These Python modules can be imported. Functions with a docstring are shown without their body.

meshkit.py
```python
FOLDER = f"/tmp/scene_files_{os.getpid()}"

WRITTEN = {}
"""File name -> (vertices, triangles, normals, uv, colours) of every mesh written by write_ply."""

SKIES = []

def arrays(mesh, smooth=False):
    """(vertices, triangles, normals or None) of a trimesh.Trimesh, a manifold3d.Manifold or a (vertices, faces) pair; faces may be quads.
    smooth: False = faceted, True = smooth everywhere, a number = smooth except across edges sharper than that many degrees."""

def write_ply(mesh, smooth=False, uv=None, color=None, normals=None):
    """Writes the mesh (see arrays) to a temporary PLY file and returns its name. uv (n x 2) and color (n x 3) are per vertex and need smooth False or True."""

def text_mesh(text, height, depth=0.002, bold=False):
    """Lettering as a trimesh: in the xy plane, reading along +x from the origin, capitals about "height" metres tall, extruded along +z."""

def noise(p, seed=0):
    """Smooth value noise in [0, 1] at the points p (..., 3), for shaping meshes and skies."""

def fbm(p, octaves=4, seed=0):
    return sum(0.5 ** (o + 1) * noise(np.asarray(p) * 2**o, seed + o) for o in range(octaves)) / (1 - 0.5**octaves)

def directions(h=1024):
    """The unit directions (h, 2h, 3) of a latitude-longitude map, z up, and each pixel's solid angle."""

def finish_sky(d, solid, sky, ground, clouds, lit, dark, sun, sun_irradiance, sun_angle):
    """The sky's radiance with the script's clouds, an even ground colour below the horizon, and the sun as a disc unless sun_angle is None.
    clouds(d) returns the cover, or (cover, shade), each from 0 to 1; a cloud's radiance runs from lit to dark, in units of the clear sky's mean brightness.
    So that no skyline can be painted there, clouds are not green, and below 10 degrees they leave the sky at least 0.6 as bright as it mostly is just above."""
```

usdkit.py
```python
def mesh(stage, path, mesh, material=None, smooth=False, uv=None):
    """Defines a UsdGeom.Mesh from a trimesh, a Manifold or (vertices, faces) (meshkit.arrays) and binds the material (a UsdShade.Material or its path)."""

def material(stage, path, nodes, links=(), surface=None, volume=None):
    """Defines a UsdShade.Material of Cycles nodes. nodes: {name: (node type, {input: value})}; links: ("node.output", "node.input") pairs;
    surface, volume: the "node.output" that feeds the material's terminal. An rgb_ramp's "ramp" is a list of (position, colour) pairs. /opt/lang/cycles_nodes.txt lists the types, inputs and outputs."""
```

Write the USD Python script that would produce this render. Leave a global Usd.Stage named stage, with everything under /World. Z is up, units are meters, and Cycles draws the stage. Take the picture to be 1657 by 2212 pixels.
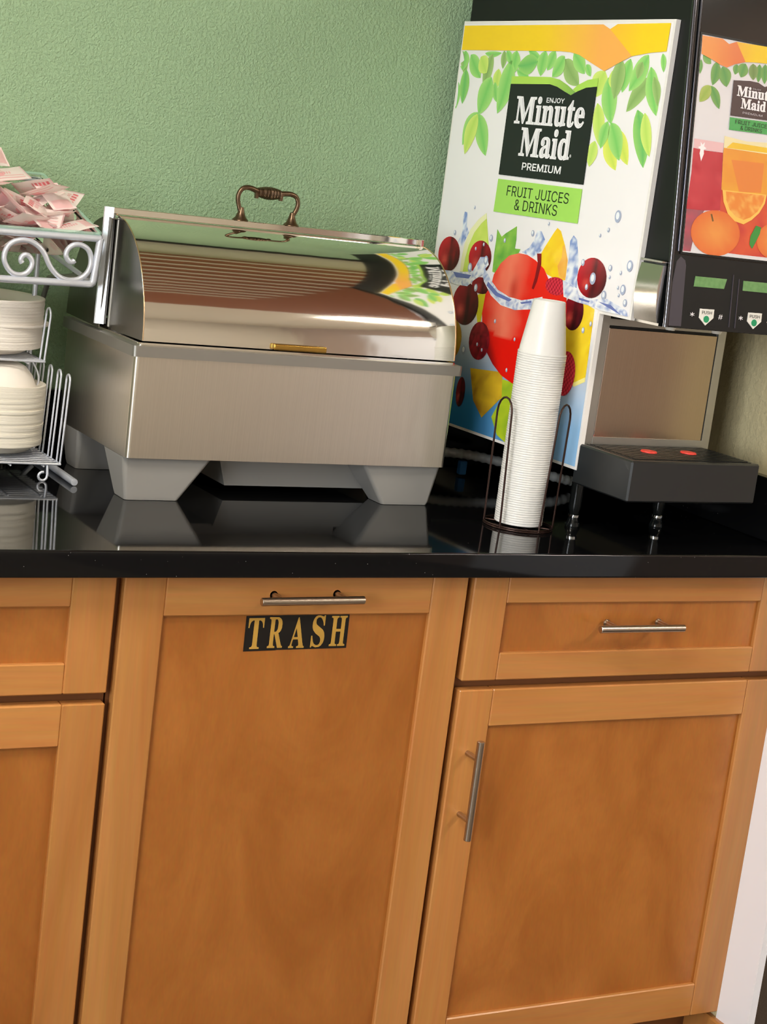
import math, random
import numpy as np, trimesh, shapely, manifold3d as m3
from shapely.geometry import Polygon, box as sbox
from shapely import affinity
from pxr import Usd, UsdGeom, UsdLux, UsdShade, Sdf, Gf, Vt
import usdkit, meshkit

random.seed(7); np.random.seed(7)
PI = math.pi
stage = Usd.Stage.CreateInMemory()
UsdGeom.SetStageUpAxis(stage, UsdGeom.Tokens.z)
UsdGeom.SetStageMetersPerUnit(stage, 1.0)
stage.DefinePrim('/World', 'Xform'); stage.DefinePrim('/World/Looks', 'Scope')

# ------------------------------------------------------------------ camera
CAM = (-0.7772, -2.0636, 1.4301); YAW, PITCH, ROLL, FPX = -0.5062, 0.1947, 0.1274, 3745.9
EXPOSURE = 0.6
def cam_axes():
    cy, sy, cp, sp, cr, sr = math.cos(YAW), math.sin(YAW), math.cos(PITCH), math.sin(PITCH), math.cos(ROLL), math.sin(ROLL)
    f = np.array([-sy*cp, cy*cp, -sp]); r = np.array([cy, sy, 0.0]); u = np.cross(r, f)
    return r*cr + u*sr, -r*sr + u*cr, f
_r, _u, _f = cam_axes()
cam = UsdGeom.Camera.Define(stage, '/World/camera')
cam.AddTransformOp().Set(Gf.Matrix4d(*_r, 0, *_u, 0, *(-_f), 0, *CAM, 1))
cam.CreateHorizontalApertureAttr(36.0); cam.CreateVerticalApertureAttr(36.0*2212/1657)
cam.CreateFocalLengthAttr(36.0*FPX/1657); cam.CreateClippingRangeAttr(Gf.Vec2f(0.05, 100))
cam.CreateExposureAttr(EXPOSURE)

# ------------------------------------------------------------------ light
def rect_light(name, loc, rot, w, h, power, col):
    l = UsdLux.RectLight.Define(stage, '/World/' + name)
    l.CreateWidthAttr(w); l.CreateHeightAttr(h); l.CreateIntensityAttr(power); l.CreateColorAttr(Gf.Vec3f(*col))
    l.AddTranslateOp().Set(Gf.Vec3d(*loc)); l.AddRotateXYZOp().Set(Gf.Vec3f(*rot))
    return l
# daylight outside the window in the left wall, and two lit ceiling panels
rect_light('daylight_window_1', (-2.62, -2.55, 1.6), (0, -90, 0), 1.6, 1.9, 11.0, (0.90, 0.95, 1.0))
CEIL_POWER = (24.0, 34.0)

# ------------------------------------------------------------------ helpers
_used = {}
def numbered(parent, name):
    k = (parent, name); n = _used.get(k, 0); _used[k] = n + 1
    return name if n == 0 else '%s_%03d' % (name, n)
def path_of(p): return '/World' if p is None else str(p.GetPath())
def tag(p, label=None, cat=None, group=None, kind=None):
    for k, v in (('label', label), ('category', cat), ('group', group), ('kind', kind)):
        if v: p.SetCustomDataByKey(k, v)
    return p
def thing(name, label, cat, loc=(0, 0, 0), rot=(0, 0, 0), group=None, kind=None):
    x = UsdGeom.Xform.Define(stage, '/World/' + numbered('/World', name))
    x.AddTranslateOp().Set(Gf.Vec3d(*map(float, loc))); x.AddRotateXYZOp().Set(Gf.Vec3f(*map(float, rot)))
    return tag(x.GetPrim(), label, cat, group, kind)
def copy_of(src, loc, rot, label=None, group=None):
    base = str(src.GetName()).rstrip('0123456789').rstrip('_'); was = src.GetCustomData()
    r = thing(base, label or was['label'], was['category'], loc, rot, group or was.get('group'))
    r.GetReferences().AddInternalReference(src.GetPath()); r.SetInstanceable(True)
    return r
def cat_(ms): return trimesh.util.concatenate([tm(m) for m in ms])
def tm(m):
    if isinstance(m, trimesh.Trimesh): return m
    v, f, _ = meshkit.arrays(m)
    return trimesh.Trimesh(v, f, process=False)
def obj(name, mesh, mat, parent=None, smooth=35, label=None, kind=None, colors=None):
    if isinstance(mesh, list): mesh = cat_(mesh)
    pp = path_of(parent); p = pp + '/' + numbered(pp, name)
    m = usdkit.mesh(stage, p, mesh, mat, smooth=smooth if colors is None else False)
    if colors is not None:
        UsdGeom.PrimvarsAPI(m).CreatePrimvar('ink', Sdf.ValueTypeNames.Color3fArray, 'vertex').Set(Vt.Vec3fArray.FromNumpy(np.asarray(colors, np.float32)))
    return tag(m.GetPrim(), label, None, None, kind)
def move(m, d): m = tm(m).copy(); m.apply_translation(d); return m
def turn(m, ax, deg, at=(0, 0, 0)):
    m = tm(m).copy(); m.apply_transform(trimesh.transformations.rotation_matrix(math.radians(deg), ax, at)); return m
def bx(x0, x1, y0, y1, z0, z1, c=0.0):
    """box, edges chamfered by c"""
    if c <= 0:
        b = trimesh.creation.box((x1-x0, y1-y0, z1-z0)); b.apply_translation(((x0+x1)/2, (y0+y1)/2, (z0+z1)/2)); return b
    P = []
    for X, sx in ((x0, 1), (x1, -1)):
        for Y, sy in ((y0, 1), (y1, -1)):
            for Z, sz in ((z0, 1), (z1, -1)):
                P += [(X+sx*c, Y+sy*c, Z), (X+sx*c, Y, Z+sz*c), (X, Y+sy*c, Z+sz*c)]
    return trimesh.Trimesh(np.array(P), process=False).convex_hull
def rbx(x0, x1, y0, y1, z0, z1, r=0.005, n=12):
    """box with rounded edges"""
    s = m3.Manifold.sphere(r, n)
    return tm(m3.Manifold.batch_hull([s.translate((X, Y, Z)) for X in (x0+r, x1-r) for Y in (y0+r, y1-r) for Z in (z0+r, z1-r)]))
def hull(P): return trimesh.Trimesh(np.array(P, float), process=False).convex_hull
def tube(path, r, closed=False, n=8, caps=True):
    p = np.asarray(path, float); N = len(p)
    t = (np.roll(p, -1, 0) - np.roll(p, 1, 0)) if closed else np.gradient(p, axis=0)
    t /= np.linalg.norm(t, axis=1)[:, None]
    a = np.array([0, 0, 1.0]) if abs(t[0][2]) < .9 else np.array([1.0, 0, 0])
    V = []; nrm = np.cross(t[0], a); nrm /= np.linalg.norm(nrm)
    rr = np.broadcast_to(np.asarray(r, float), (N,))
    for i in range(N):
        nrm = nrm - t[i]*(nrm@t[i]); nrm /= np.linalg.norm(nrm); b = np.cross(t[i], nrm)
        for k in range(n):
            an = 2*PI*k/n; V.append(p[i] + rr[i]*(math.cos(an)*nrm + math.sin(an)*b))
    F = []
    for i in range(N if closed else N-1):
        for k in range(n):
            a0, a1, b0, b1 = i*n+k, i*n+(k+1) % n, ((i+1) % N)*n+k, ((i+1) % N)*n+(k+1) % n
            F += [(a0, a1, b1), (a0, b1, b0)]
    if not closed and caps:
        for e, s in ((0, 1), (N-1, -1)):
            c = len(V); V.append(p[e])
            for k in range(n):
                q = (e*n+k, e*n+(k+1) % n)
                F.append((c, q[1], q[0]) if s > 0 else (c, q[0], q[1]))
    return trimesh.Trimesh(np.array(V), np.array(F), process=False)
def fillet(path, r=0.01, k=5):
    """polyline with rounded corners"""
    p = [np.array(x, float) for x in path]; out = [p[0]]
    for i in range(1, len(p)-1):
        a, b, c = p[i-1], p[i], p[i+1]; d1, d2 = a-b, c-b; l1, l2 = np.linalg.norm(d1), np.linalg.norm(d2)
        q = min(r, l1*.49, l2*.49); s, e = b+d1/l1*q, b+d2/l2*q
        for t in np.linspace(0, 1, k): out.append((1-t)**2*s + 2*t*(1-t)*b + t*t*e)
    out.append(p[-1]); return out
def smooth_path(P, k=6):
    from scipy.interpolate import CubicSpline
    P = np.asarray(P, float); s = np.r_[0, np.cumsum(np.linalg.norm(np.diff(P, axis=0), axis=1))]
    return CubicSpline(s, P)(np.linspace(0, s[-1], (len(P)-1)*k+1))
def lathe(prof, n=48, closed=False):
    """prof (r, z) turned about z"""
    P = np.asarray(prof, float); m = len(P); an = np.arange(n)*2*PI/n
    V = np.stack([np.outer(np.cos(an), P[:, 0]), np.outer(np.sin(an), P[:, 0]), np.tile(P[:, 1], (n, 1))], -1).reshape(-1, 3)
    F = []
    for i in range(n):
        for j in range(m if closed else m-1):
            a, b, c, d = i*m+j, ((i+1) % n)*m+j, ((i+1) % n)*m+(j+1) % m, i*m+(j+1) % m
            F += [(a, b, c), (a, c, d)]
    t = trimesh.Trimesh(V, np.array(F), process=False); t.update_faces(t.nondegenerate_faces()); return t
def prism(poly, y0, y1, plane='xz'):
    """polygon in (a, b) pushed along the third axis"""
    p = poly if isinstance(poly, Polygon) else Polygon(poly)
    m = trimesh.creation.extrude_polygon(p, y1-y0, engine='earcut'); v = m.vertices.copy()
    if plane == 'xz': m.vertices = np.c_[v[:, 0], y0+v[:, 2], v[:, 1]]; m.invert()
    elif plane == 'yz': m.vertices = np.c_[y0+v[:, 2], v[:, 0], v[:, 1]]
    else: m.vertices = np.c_[v[:, 0], v[:, 1], y0+v[:, 2]]
    return m
def S(r, g, b):
    c = np.array([r, g, b])/255.0
    return tuple(np.where(c <= .04045, c/12.92, ((c+.055)/1.055)**2.4))

# ------------------------------------------------------------------ materials
def mat(name, nodes, links=(), surface='p.BSDF'): return usdkit.material(stage, '/World/Looks/' + name, nodes, links, surface)
def plain(name, col, rough=.5, metal=0, **k):
    return mat(name, {'p': ('principled_bsdf', dict(base_color=col, roughness=rough, metallic=metal, **k))})
def wall_paint(name, col, bump=.35, scale=95):
    c2 = tuple(x*.93 for x in col)
    return mat(name, {'g': ('geometry', {}), 'n': ('noise_texture', dict(scale=scale, detail=3, roughness=.55, distortion=0.0)), 'r': ('rgb_ramp', dict(ramp=[(.42, (0, 0, 0)), (.62, (1, 1, 1))])),
        'n2': ('noise_texture', dict(scale=3, detail=2)), 'm': ('mix', dict(color1=col, color2=c2)), 'b': ('bump', dict(strength=bump, distance=.0022)), 'p': ('principled_bsdf', dict(roughness=.5, specular_ior_level=.35))},
        [('g.position', 'n.vector'), ('n.fac', 'r.fac'), ('r.color', 'b.height'), ('g.position', 'n2.vector'), ('n2.fac', 'm.fac'), ('m.color', 'p.base_color'), ('b.normal', 'p.normal')])
GREEN = wall_paint('green_wall_paint', S(160, 190, 152), .6, 200)
CREAM = wall_paint('cream_wall_paint', S(216, 208, 192), .3)
BEIGE = wall_paint('beige_wall_paint', S(228, 212, 166), .3)
WHITE_PAINT = plain('white_trim_paint', S(236, 235, 240), .35)
CEIL = plain('ceiling_paint', S(240, 232, 212), .8)
SLATWOOD = plain('ceiling_slat_wood', S(168, 108, 76), .5)
CARPET = mat('dark_carpet', {'g': ('geometry', {}), 'n': ('noise_texture', dict(scale=300, detail=2)), 'm': ('mix', dict(color1=S(60, 50, 44), color2=S(96, 84, 76))), 'p': ('principled_bsdf', dict(roughness=.95))},
    [('g.position', 'n.vector'), ('n.fac', 'm.fac'), ('m.color', 'p.base_color')])
def wood(name, a, b, axis, rough=.32):
    sc = {'z': (9, 9, 1.1), 'x': (1.1, 9, 9), 'p': (7, 7, 3.5)}[axis]
    fine = {'z': (160, 160, 7), 'x': (7, 160, 160), 'p': (260, 260, 60)}[axis]
    return mat(name, {'g': ('geometry', {}), 'o': ('object_info', {}), 'va': ('vector_math', dict(math_type='multiply_add')), 'sc': ('math', dict(math_type='multiply', value2=7.0)), 'cx': ('combine_xyz', {}),
        'ad': ('vector_math', dict(math_type='add')),
        'mp': ('mapping', dict(scale=sc)), 'n': ('noise_texture', dict(scale=1, detail=5, roughness=.6, distortion=1.2)), 'mf': ('mapping', dict(scale=fine)), 'nf': ('noise_texture', dict(scale=1, detail=3)),
        'r': ('rgb_ramp', dict(ramp=[(.25, b), (.5, tuple((x+y)/2 for x, y in zip(a, b))), (.75, a)])),
        'm': ('mix', dict(mix_type='multiply', fac=.22)), 'hv': ('hsv', {}), 'rv': ('map_range', dict(to_min=.93, to_max=1.06)),
        'p': ('principled_bsdf', dict(roughness=rough, coat_weight=.12, coat_roughness=.25)), 'bp': ('bump', dict(strength=.04, distance=.001))},
        [('g.position', 'ad.vector1'), ('o.random', 'sc.value1'), ('sc.value', 'cx.x'), ('sc.value', 'cx.z'), ('cx.vector', 'ad.vector2'), ('ad.vector', 'mp.vector'), ('ad.vector', 'mf.vector'), ('mp.vector', 'n.vector'), ('mf.vector', 'nf.vector'),
         ('n.fac', 'r.fac'), ('r.color', 'm.color1'), ('nf.color', 'm.color2'), ('o.random', 'rv.value'), ('rv.result', 'hv.value'), ('m.color', 'hv.color'), ('hv.color', 'p.base_color'), ('nf.fac', 'bp.height'), ('bp.normal', 'p.normal')])
WOOD_V = wood('maple_upright_grain', S(208, 146, 82), S(182, 116, 56), 'z')
WOOD_H = wood('maple_level_grain', S(208, 146, 82), S(182, 116, 56), 'x')
WOOD_P = wood('maple_panel', S(188, 119, 54), S(158, 91, 33), 'p')
WOOD_D = plain('maple_carcass_edge', S(120, 72, 36), .5)
GRANITE = mat('black_granite', {'g': ('geometry', {}), 'v': ('voronoi_texture', dict(scale=170)), 'r': ('rgb_ramp', dict(ramp=[(0.0, (.42, .39, .36)), (.07, (.2, .19, .18)), (.1, (.0045, .0045, .005))])),
    'wn': ('white_noise_texture', {}), 'gt': ('math', dict(math_type='greater_than', value2=.88)), 'm': ('mix', dict(color1=(.0045, .0045, .005))), 'p': ('principled_bsdf', dict(roughness=.05, specular_ior_level=.42))},
    [('g.position', 'v.vector'), ('v.distance', 'r.fac'), ('v.position', 'wn.vector'), ('wn.value', 'gt.value1'), ('gt.value', 'm.fac'), ('r.color', 'm.color2'), ('m.color', 'p.base_color')])
STEEL_MIRROR = mat('polished_steel', {'g': ('geometry', {}), 'n': ('noise_texture', dict(scale=14, detail=2)), 'b': ('bump', dict(strength=.05, distance=.004)), 'p': ('principled_bsdf', dict(base_color=S(242, 237, 228), metallic=1, roughness=.06))},
    [('g.position', 'n.vector'), ('n.fac', 'b.height'), ('b.normal', 'p.normal')])
def brushed(name, col, rough, axis='z'):
    sc = {'z': (700, 700, 6), 'x': (6, 700, 700)}[axis]
    return mat(name, {'t': ('texture_coordinate', {}), 'mp': ('mapping', dict(scale=sc)), 'n': ('noise_texture', dict(scale=1, detail=2)), 'mr': ('map_range', dict(to_min=rough*.97, to_max=rough*1.04)), 'b': ('bump', dict(strength=.008, distance=.0002)),
        'p': ('principled_bsdf', dict(base_color=col, metallic=1))},
        [('t.object', 'mp.vector'), ('mp.vector', 'n.vector'), ('n.fac', 'mr.value'), ('mr.result', 'p.roughness'), ('n.fac', 'b.height'), ('b.normal', 'p.normal')])
STEEL = brushed('brushed_steel', S(226, 218, 206), .30, 'z')
SPLASH_STEEL = brushed('splash_steel', S(168, 152, 134), .25, 'z')
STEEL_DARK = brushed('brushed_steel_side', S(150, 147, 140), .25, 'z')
STEEL_RIM = plain('satin_steel_rim', S(168, 166, 160), .42, .9)
GREY_PLASTIC = plain('grey_cast_feet', S(150, 147, 142), .45)
BRASS = plain('gold_clip', S(200, 160, 80), .2, 1)
FLANGE = plain('bright_flange_steel', S(226, 229, 236), .32, .55)
BEAD = plain('lid_edge_bead', S(232, 200, 160), .25, 1)
BRONZE = plain('aged_bronze', S(112, 92, 74), .35, 1)
NICKEL = plain('brushed_nickel_handle', S(190, 176, 160), .28, 1)
TRIM = plain('dark_chrome_trim', S(96, 96, 104), .12, 1)
CHROME = plain('chrome', S(225, 228, 232), .06, 1)
WIRE = plain('silver_wire', S(216, 220, 230), .38, .5)
DARKWIRE = plain('dark_bronze_wire', S(62, 42, 36), .3, .6)
BLACK = mat('black_textured_plastic', {'g': ('geometry', {}), 'n': ('noise_texture', dict(scale=900, detail=1)), 'b': ('bump', dict(strength=.12, distance=.0004)), 'p': ('principled_bsdf', dict(base_color=(.009, .010, .010), roughness=.36, specular_ior_level=.25))},
    [('g.position', 'n.vector'), ('n.fac', 'b.height'), ('b.normal', 'p.normal')])
ACCENT = plain('satin_accent_steel', S(190, 184, 176), .2, 1)
BLACK_GLOSS = plain('black_gloss_plastic', (.006, .007, .007), .12, specular_ior_level=.3)
CHARCOAL = plain('charcoal_plastic', S(36, 38, 39), .28)
GREYSTRIP = plain('dark_grey_plastic', S(62, 58, 68), .4)
RED = plain('red_dot', S(235, 62, 50), .5)
LCD = mat('green_lcd', {'g': ('geometry', {}), 'n': ('noise_texture', dict(scale=140, detail=1)), 'm': ('mix', dict(color1=S(120, 165, 105), color2=S(92, 140, 84))), 'p': ('principled_bsdf', dict(roughness=.12))},
    [('g.position', 'n.vector'), ('n.fac', 'm.fac'), ('m.color', 'p.base_color')])
WHITE_PL = plain('white_plastic', S(232, 230, 222), .3)
CUPMAT = mat('translucent_white_cup', {'p': ('principled_bsdf', dict(base_color=S(252, 251, 248), roughness=.3)), 't': ('translucent_bsdf', dict(color=S(246, 242, 236))), 'm': ('mix_closure', dict(fac=.3))},
    [('p.BSDF', 'm.closure1'), ('t.BSDF', 'm.closure2')], 'm.closure')
FOAM = plain('off_white_pulp', S(236, 229, 214), .7)
FOAM_W = plain('white_foam', S(246, 238, 228), .65)
INK = mat('printed_ink', {'a': ('attribute', dict(attribute='ink')), 'p': ('principled_bsdf', dict(roughness=.22, specular_ior_level=.4))}, [('a.color', 'p.base_color')])
PACKET = mat('packet_paper', {'a': ('attribute', dict(attribute='ink')), 'p': ('principled_bsdf', dict(roughness=.5)), 't': ('translucent_bsdf', {}), 'm': ('mix_closure', dict(fac=.42))}, [('a.color', 'p.base_color'), ('a.color', 't.color'), ('p.BSDF', 'm.closure1'), ('t.BSDF', 'm.closure2')], 'm.closure')
ACRYL = mat('clear_acrylic', {'tr': ('transparent_bsdf', dict(color=(.97, .995, .985))), 'gl': ('glossy_bsdf', dict(color=(1, 1, 1), roughness=.03)), 'fr': ('fresnel', dict(IOR=1.45)), 'm': ('mix_closure', {})},
    [('fr.fac', 'm.fac'), ('tr.BSDF', 'm.closure1'), ('gl.BSDF', 'm.closure2')], 'm.closure')
ACRYL_EDGE = mat('acrylic_edge', {'tr': ('transparent_bsdf', dict(color=(.88, .97, .94))), 'p': ('principled_bsdf', dict(base_color=S(200, 232, 218), roughness=.1)), 'm': ('mix_closure', dict(fac=.28))},
    [('tr.BSDF', 'm.closure1'), ('p.BSDF', 'm.closure2')], 'm.closure')
PANE = mat('window_pane', {'tr': ('transparent_bsdf', {}), 'gl': ('glossy_bsdf', dict(roughness=.02)), 'fr': ('fresnel', dict(IOR=1.3)), 'm': ('mix_closure', {})}, [('fr.fac', 'm.fac'), ('tr.BSDF', 'm.closure1'), ('gl.BSDF', 'm.closure2')], 'm.closure')
LAMPS = [mat('lit_diffuser_%d' % (k+1), {'e': ('emission', dict(color=(1.0, .92, .80), strength=w_))}, (), 'e.emission') for k, w_ in enumerate(CEIL_POWER)]
HOSE = plain('grey_hose', S(150, 152, 150), .5)
BLUE = plain('blue_clip', S(40, 110, 170), .5)
SIGN_BLACK = plain('sticker_black', S(24, 22, 20), .3)
SIGN_GOLD = plain('sticker_gold', S(214, 168, 78), .35, .35)
GREY_TRIM = plain('clear_panel_edge', S(238, 234, 230), .25)
INK_WHITE = plain('white_ink', S(242, 240, 244), .3); INK_BLACK = plain('black_ink', S(26, 28, 28), .3); INK_GREY = plain('grey_ink', S(198, 194, 202), .3)
INK_DKGREEN = plain('dark_green_ink', S(34, 52, 24), .4)
INK_GREEN = plain('green_dot_ink', S(16, 150, 98), .35)

# ------------------------------------------------------------------ the room
def struct(name, mesh, m, **k):
    o = obj(name, mesh, m, None, smooth=False); o.SetCustomDataByKey('kind', 'structure'); return o
WALL_Y, SIDE_X, CEIL_Z, ZC = .64, 1.133, 2.45, .914
X0, X1, Y0 = -2.5, 2.6, -4.0
FLOOR = plain('tan_floor_tile', S(104, 92, 80), .4)
fl_ = stage.DefinePrim('/World/floor', 'Xform'); fl_.SetCustomDataByKey('kind', 'structure')
obj('tiled_floor', bx(X0-.2, SIDE_X+.01, Y0-.2, WALL_Y+.3, -.1, 0), FLOOR, fl_, False); obj('carpet', bx(SIDE_X+.01, X1, Y0-.2, WALL_Y+.3, -.1, 0), CARPET, fl_, False)
struct('wall_back', bx(X0-.2, SIDE_X+.014, WALL_Y, WALL_Y+.12, 0, CEIL_Z), GREEN)
struct('wall_right', bx(SIDE_X, SIDE_X+.009, -.076, WALL_Y, 0, CEIL_Z), BEIGE)
struct('trim_1', [bx(SIDE_X-.004, SIDE_X, -.078, .0, .1, ZC-.04), bx(SIDE_X, SIDE_X+.0095, -.078, -.0765, .0, CEIL_Z)], WHITE_PAINT)
struct('baseboard_right', bx(SIDE_X-.014, SIDE_X, -.076, .07, 0, .1, .003), WOOD_V)
struct('trim_2', bx(X0, SIDE_X, WALL_Y-.05, WALL_Y, CEIL_Z-.09, CEIL_Z, .004), plain('dark_crown', S(44, 36, 30), .5))
struct('wall_back_right', bx(SIDE_X+.014, X1, WALL_Y+.18, WALL_Y+.3, 0, CEIL_Z), CREAM)
def holed(u0, u1, h0, h1, a0, a1):
    """wall outline (along, up) with one window hole"""
    return Polygon([(a0, 0), (a1, 0), (a1, CEIL_Z), (a0, CEIL_Z)], [[(u0, h0), (u0, h1), (u1, h1), (u1, h0)]])
struct('wall_left', prism(holed(-3.5, -1.6, .8, 2.4, Y0, WALL_Y), X0-.1, X0, 'yz'), CREAM)
struct('wall_front', bx(X0, X1, Y0-.1, Y0, 0, CEIL_Z), CREAM)
struct('wall_far_right', bx(X1, X1+.1, Y0, WALL_Y+.3, 0, CEIL_Z), plain('taupe_wall_paint', S(158, 136, 122), .6))
dr = stage.DefinePrim('/World/door_1', 'Xform'); dr.SetCustomDataByKey('kind', 'structure')
obj('door_leaf', bx(X1-.02, X1-.001, -3.25, -2.45, 0.002, 2.03, .003), WHITE_PAINT, dr, False)
obj('door_casing', [bx(X1-.028, X1-.001, -3.33, -3.255, 0.002, 2.1, .003), bx(X1-.028, X1-.001, -2.445, -2.37, 0.002, 2.1, .003), bx(X1-.028, X1-.001, -3.255, -2.445, 2.035, 2.1, .003)], WHITE_PAINT, dr, False)
obj('door_handle', tube(fillet([(X1-.02, -3.17, 1.0), (X1-.07, -3.17, 1.0), (X1-.07, -3.06, 1.0)], .015), .009), STEEL_RIM, dr, 60)
def window(name, along, u0, u1, h0, h1, at):
    w = stage.DefinePrim('/World/' + name, 'Xform'); w.SetCustomDataByKey('kind', 'structure')
    def b(a0, a1, z0, z1, d0, d1): return bx(d0, d1, a0, a1, z0, z1) if along == 'y' else bx(a0, a1, d0, d1, z0, z1)
    d0, d1 = at-.09, at-.03
    obj('window_frame', [b(u0, u0+.05, h0, h1, d0, d1), b(u1-.05, u1, h0, h1, d0, d1), b(u0, u1, h0, h0+.05, d0, d1), b(u0, u1, h1-.05, h1, d0, d1), b((u0+u1)/2-.02, (u0+u1)/2+.02, h0, h1, d0, d1)], WHITE_PAINT, w, False)
    obj('pane', b(u0+.05, u1-.05, h0+.05, h1-.05, at-.062, at-.058), PANE, w, False)
    obj('window_sill', b(u0-.04, u1+.04, h0-.03, h0, at-.09, at+.06), WHITE_PAINT, w, False)
window('window_1', 'y', -3.5, -1.6, .8, 2.4, X0)
ceil = stage.DefinePrim('/World/ceiling', 'Xform'); ceil.SetCustomDataByKey('kind', 'structure')
obj('ceiling_board', bx(X0-.2, X1, Y0-.2, WALL_Y+.3, CEIL_Z, CEIL_Z+.08), CEIL, ceil, False)
obj('soffit_board', bx(.42, 2.0, -1.7, .25, CEIL_Z-.03, CEIL_Z-.001), SLATWOOD, ceil, False)
for i in range(12): obj('pale_slat', bx(.46, 1.12, .18-i*.11, .18-i*.11+.03, CEIL_Z-.04, CEIL_Z-.03), CEIL, ceil, False)
for i, (lx, ly) in enumerate(((-.75, -.75), (2.05, -1.7))):
    t = thing('ceiling_light', ('square lit ceiling panel on the left, behind the viewer', 'square lit ceiling panel on the right, behind the viewer')[i], 'ceiling light', (lx, ly, CEIL_Z))
    obj('frame', [bx(-.32, .32, -.32, -.29, -.02, 0), bx(-.32, .32, .29, .32, -.02, 0), bx(-.32, -.29, -.29, .29, -.02, 0), bx(.29, .32, -.29, .29, -.02, 0)], WHITE_PAINT, t, False)
    obj('diffuser', bx(-.29, .29, -.29, .29, -.012, -.004), LAMPS[i], t, False)

# ---- traced flat artwork of the printed panels, 0.1 mm
BAN=[(4800,16820),(899,16825),(715,16755),(92,16363),(411,16249),(710,16134),(1074,16254),(1403,16368),(1637,16406),(1931,16420),(4789,16417)]
BAN2=[(715,16755),(545,16828),(-698,16838),(-693,16437),(-329,16416),(-117,16388),(92,16363)]
BOX=[(3160,15888),(2058,15907),(1860,15873),(1656,15808),(1469,15754),(1309,15818),(1102,15878),(829,15901),(816,14422),(3157,14424)]
SWO=[(3159,16010),(2086,16020),(1824,15984),(1597,15906),(1367,15804),(1469,15754),(1656,15808),(1860,15873),(2058,15907),(3160,15888)]
SWO2=[(1438,15845),(1332,15912),(1091,15996),(829,16029),(829,15901),(1102,15878),(1309,15818),(1374,15799)]
GBX=[(3149,14353),(828,14354),(820,13827),(3161,13816)]
LEAF=[(4762,16397,4583,15994,182,2),(4584,16106,4558,15519,239,1),(4484,16337,4094,15963,256,0),(4166,16306,3924,16048,257,3),(4054,16368,3555,16380,85,0),(3825,16364,3955,15759,230,2),(3769,15983,4009,15357,381,0),(4038,15370,4273,14688,284,3),(4045,15397,4390,14836,305,0),(4012,15371,3629,14697,309,0),(3490,16414,3467,16124,149,2),(3232,16262,3450,15399,371,0),(3591,16122,3585,15797,201,3),(3649,15904,3507,15581,147,0),(3125,16417,3197,16022,269,0),(2494,16259,3040,16172,264,1),(2792,16420,2382,16273,108,0),(2327,16424,2367,16025,257,0),(2054,16426,2206,16119,204,0),(1787,16345,2044,16019,240,0),(1826,16319,1935,16034,135,2),(1775,16294,1306,15907,265,2),(1558,16398,1199,16087,226,0),(1190,16225,1040,16052,118,0),(4767,15878,4749,15428,134,0),(3048,16105,2693,16018,129,0),(4658,16405,4683,16076,267,0),(3414,16408,3216,16196,133,0),(705,16139,872,15742,341,3),(596,16041,363,15356,313,0),(519,16143,414,15867,164,3),(342,16322,370,15724,279,2),(125,16325,212,15828,239,0),(-288,16384,54,15855,281,0),(-171,16285,-108,16034,162,2),(-612,16408,-694,16143,102,0),(-439,16052,44,15552,253,2),(-382,16212,-674,15519,256,0),(-486,16074,-674,15659,152,2),(-404,15552,-661,14933,206,3),(-217,15589,-553,14763,313,1),(775,15655,562,15020,243,3),(448,15397,535,14988,207,0),(694,15092,751,14702,230,3),(428,15241,88,14688,266,4),(179,15286,-181,14783,223,4),(368,15378,32,14837,282,0)]
T_ENJ=(2091,15624,1610,73)
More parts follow.
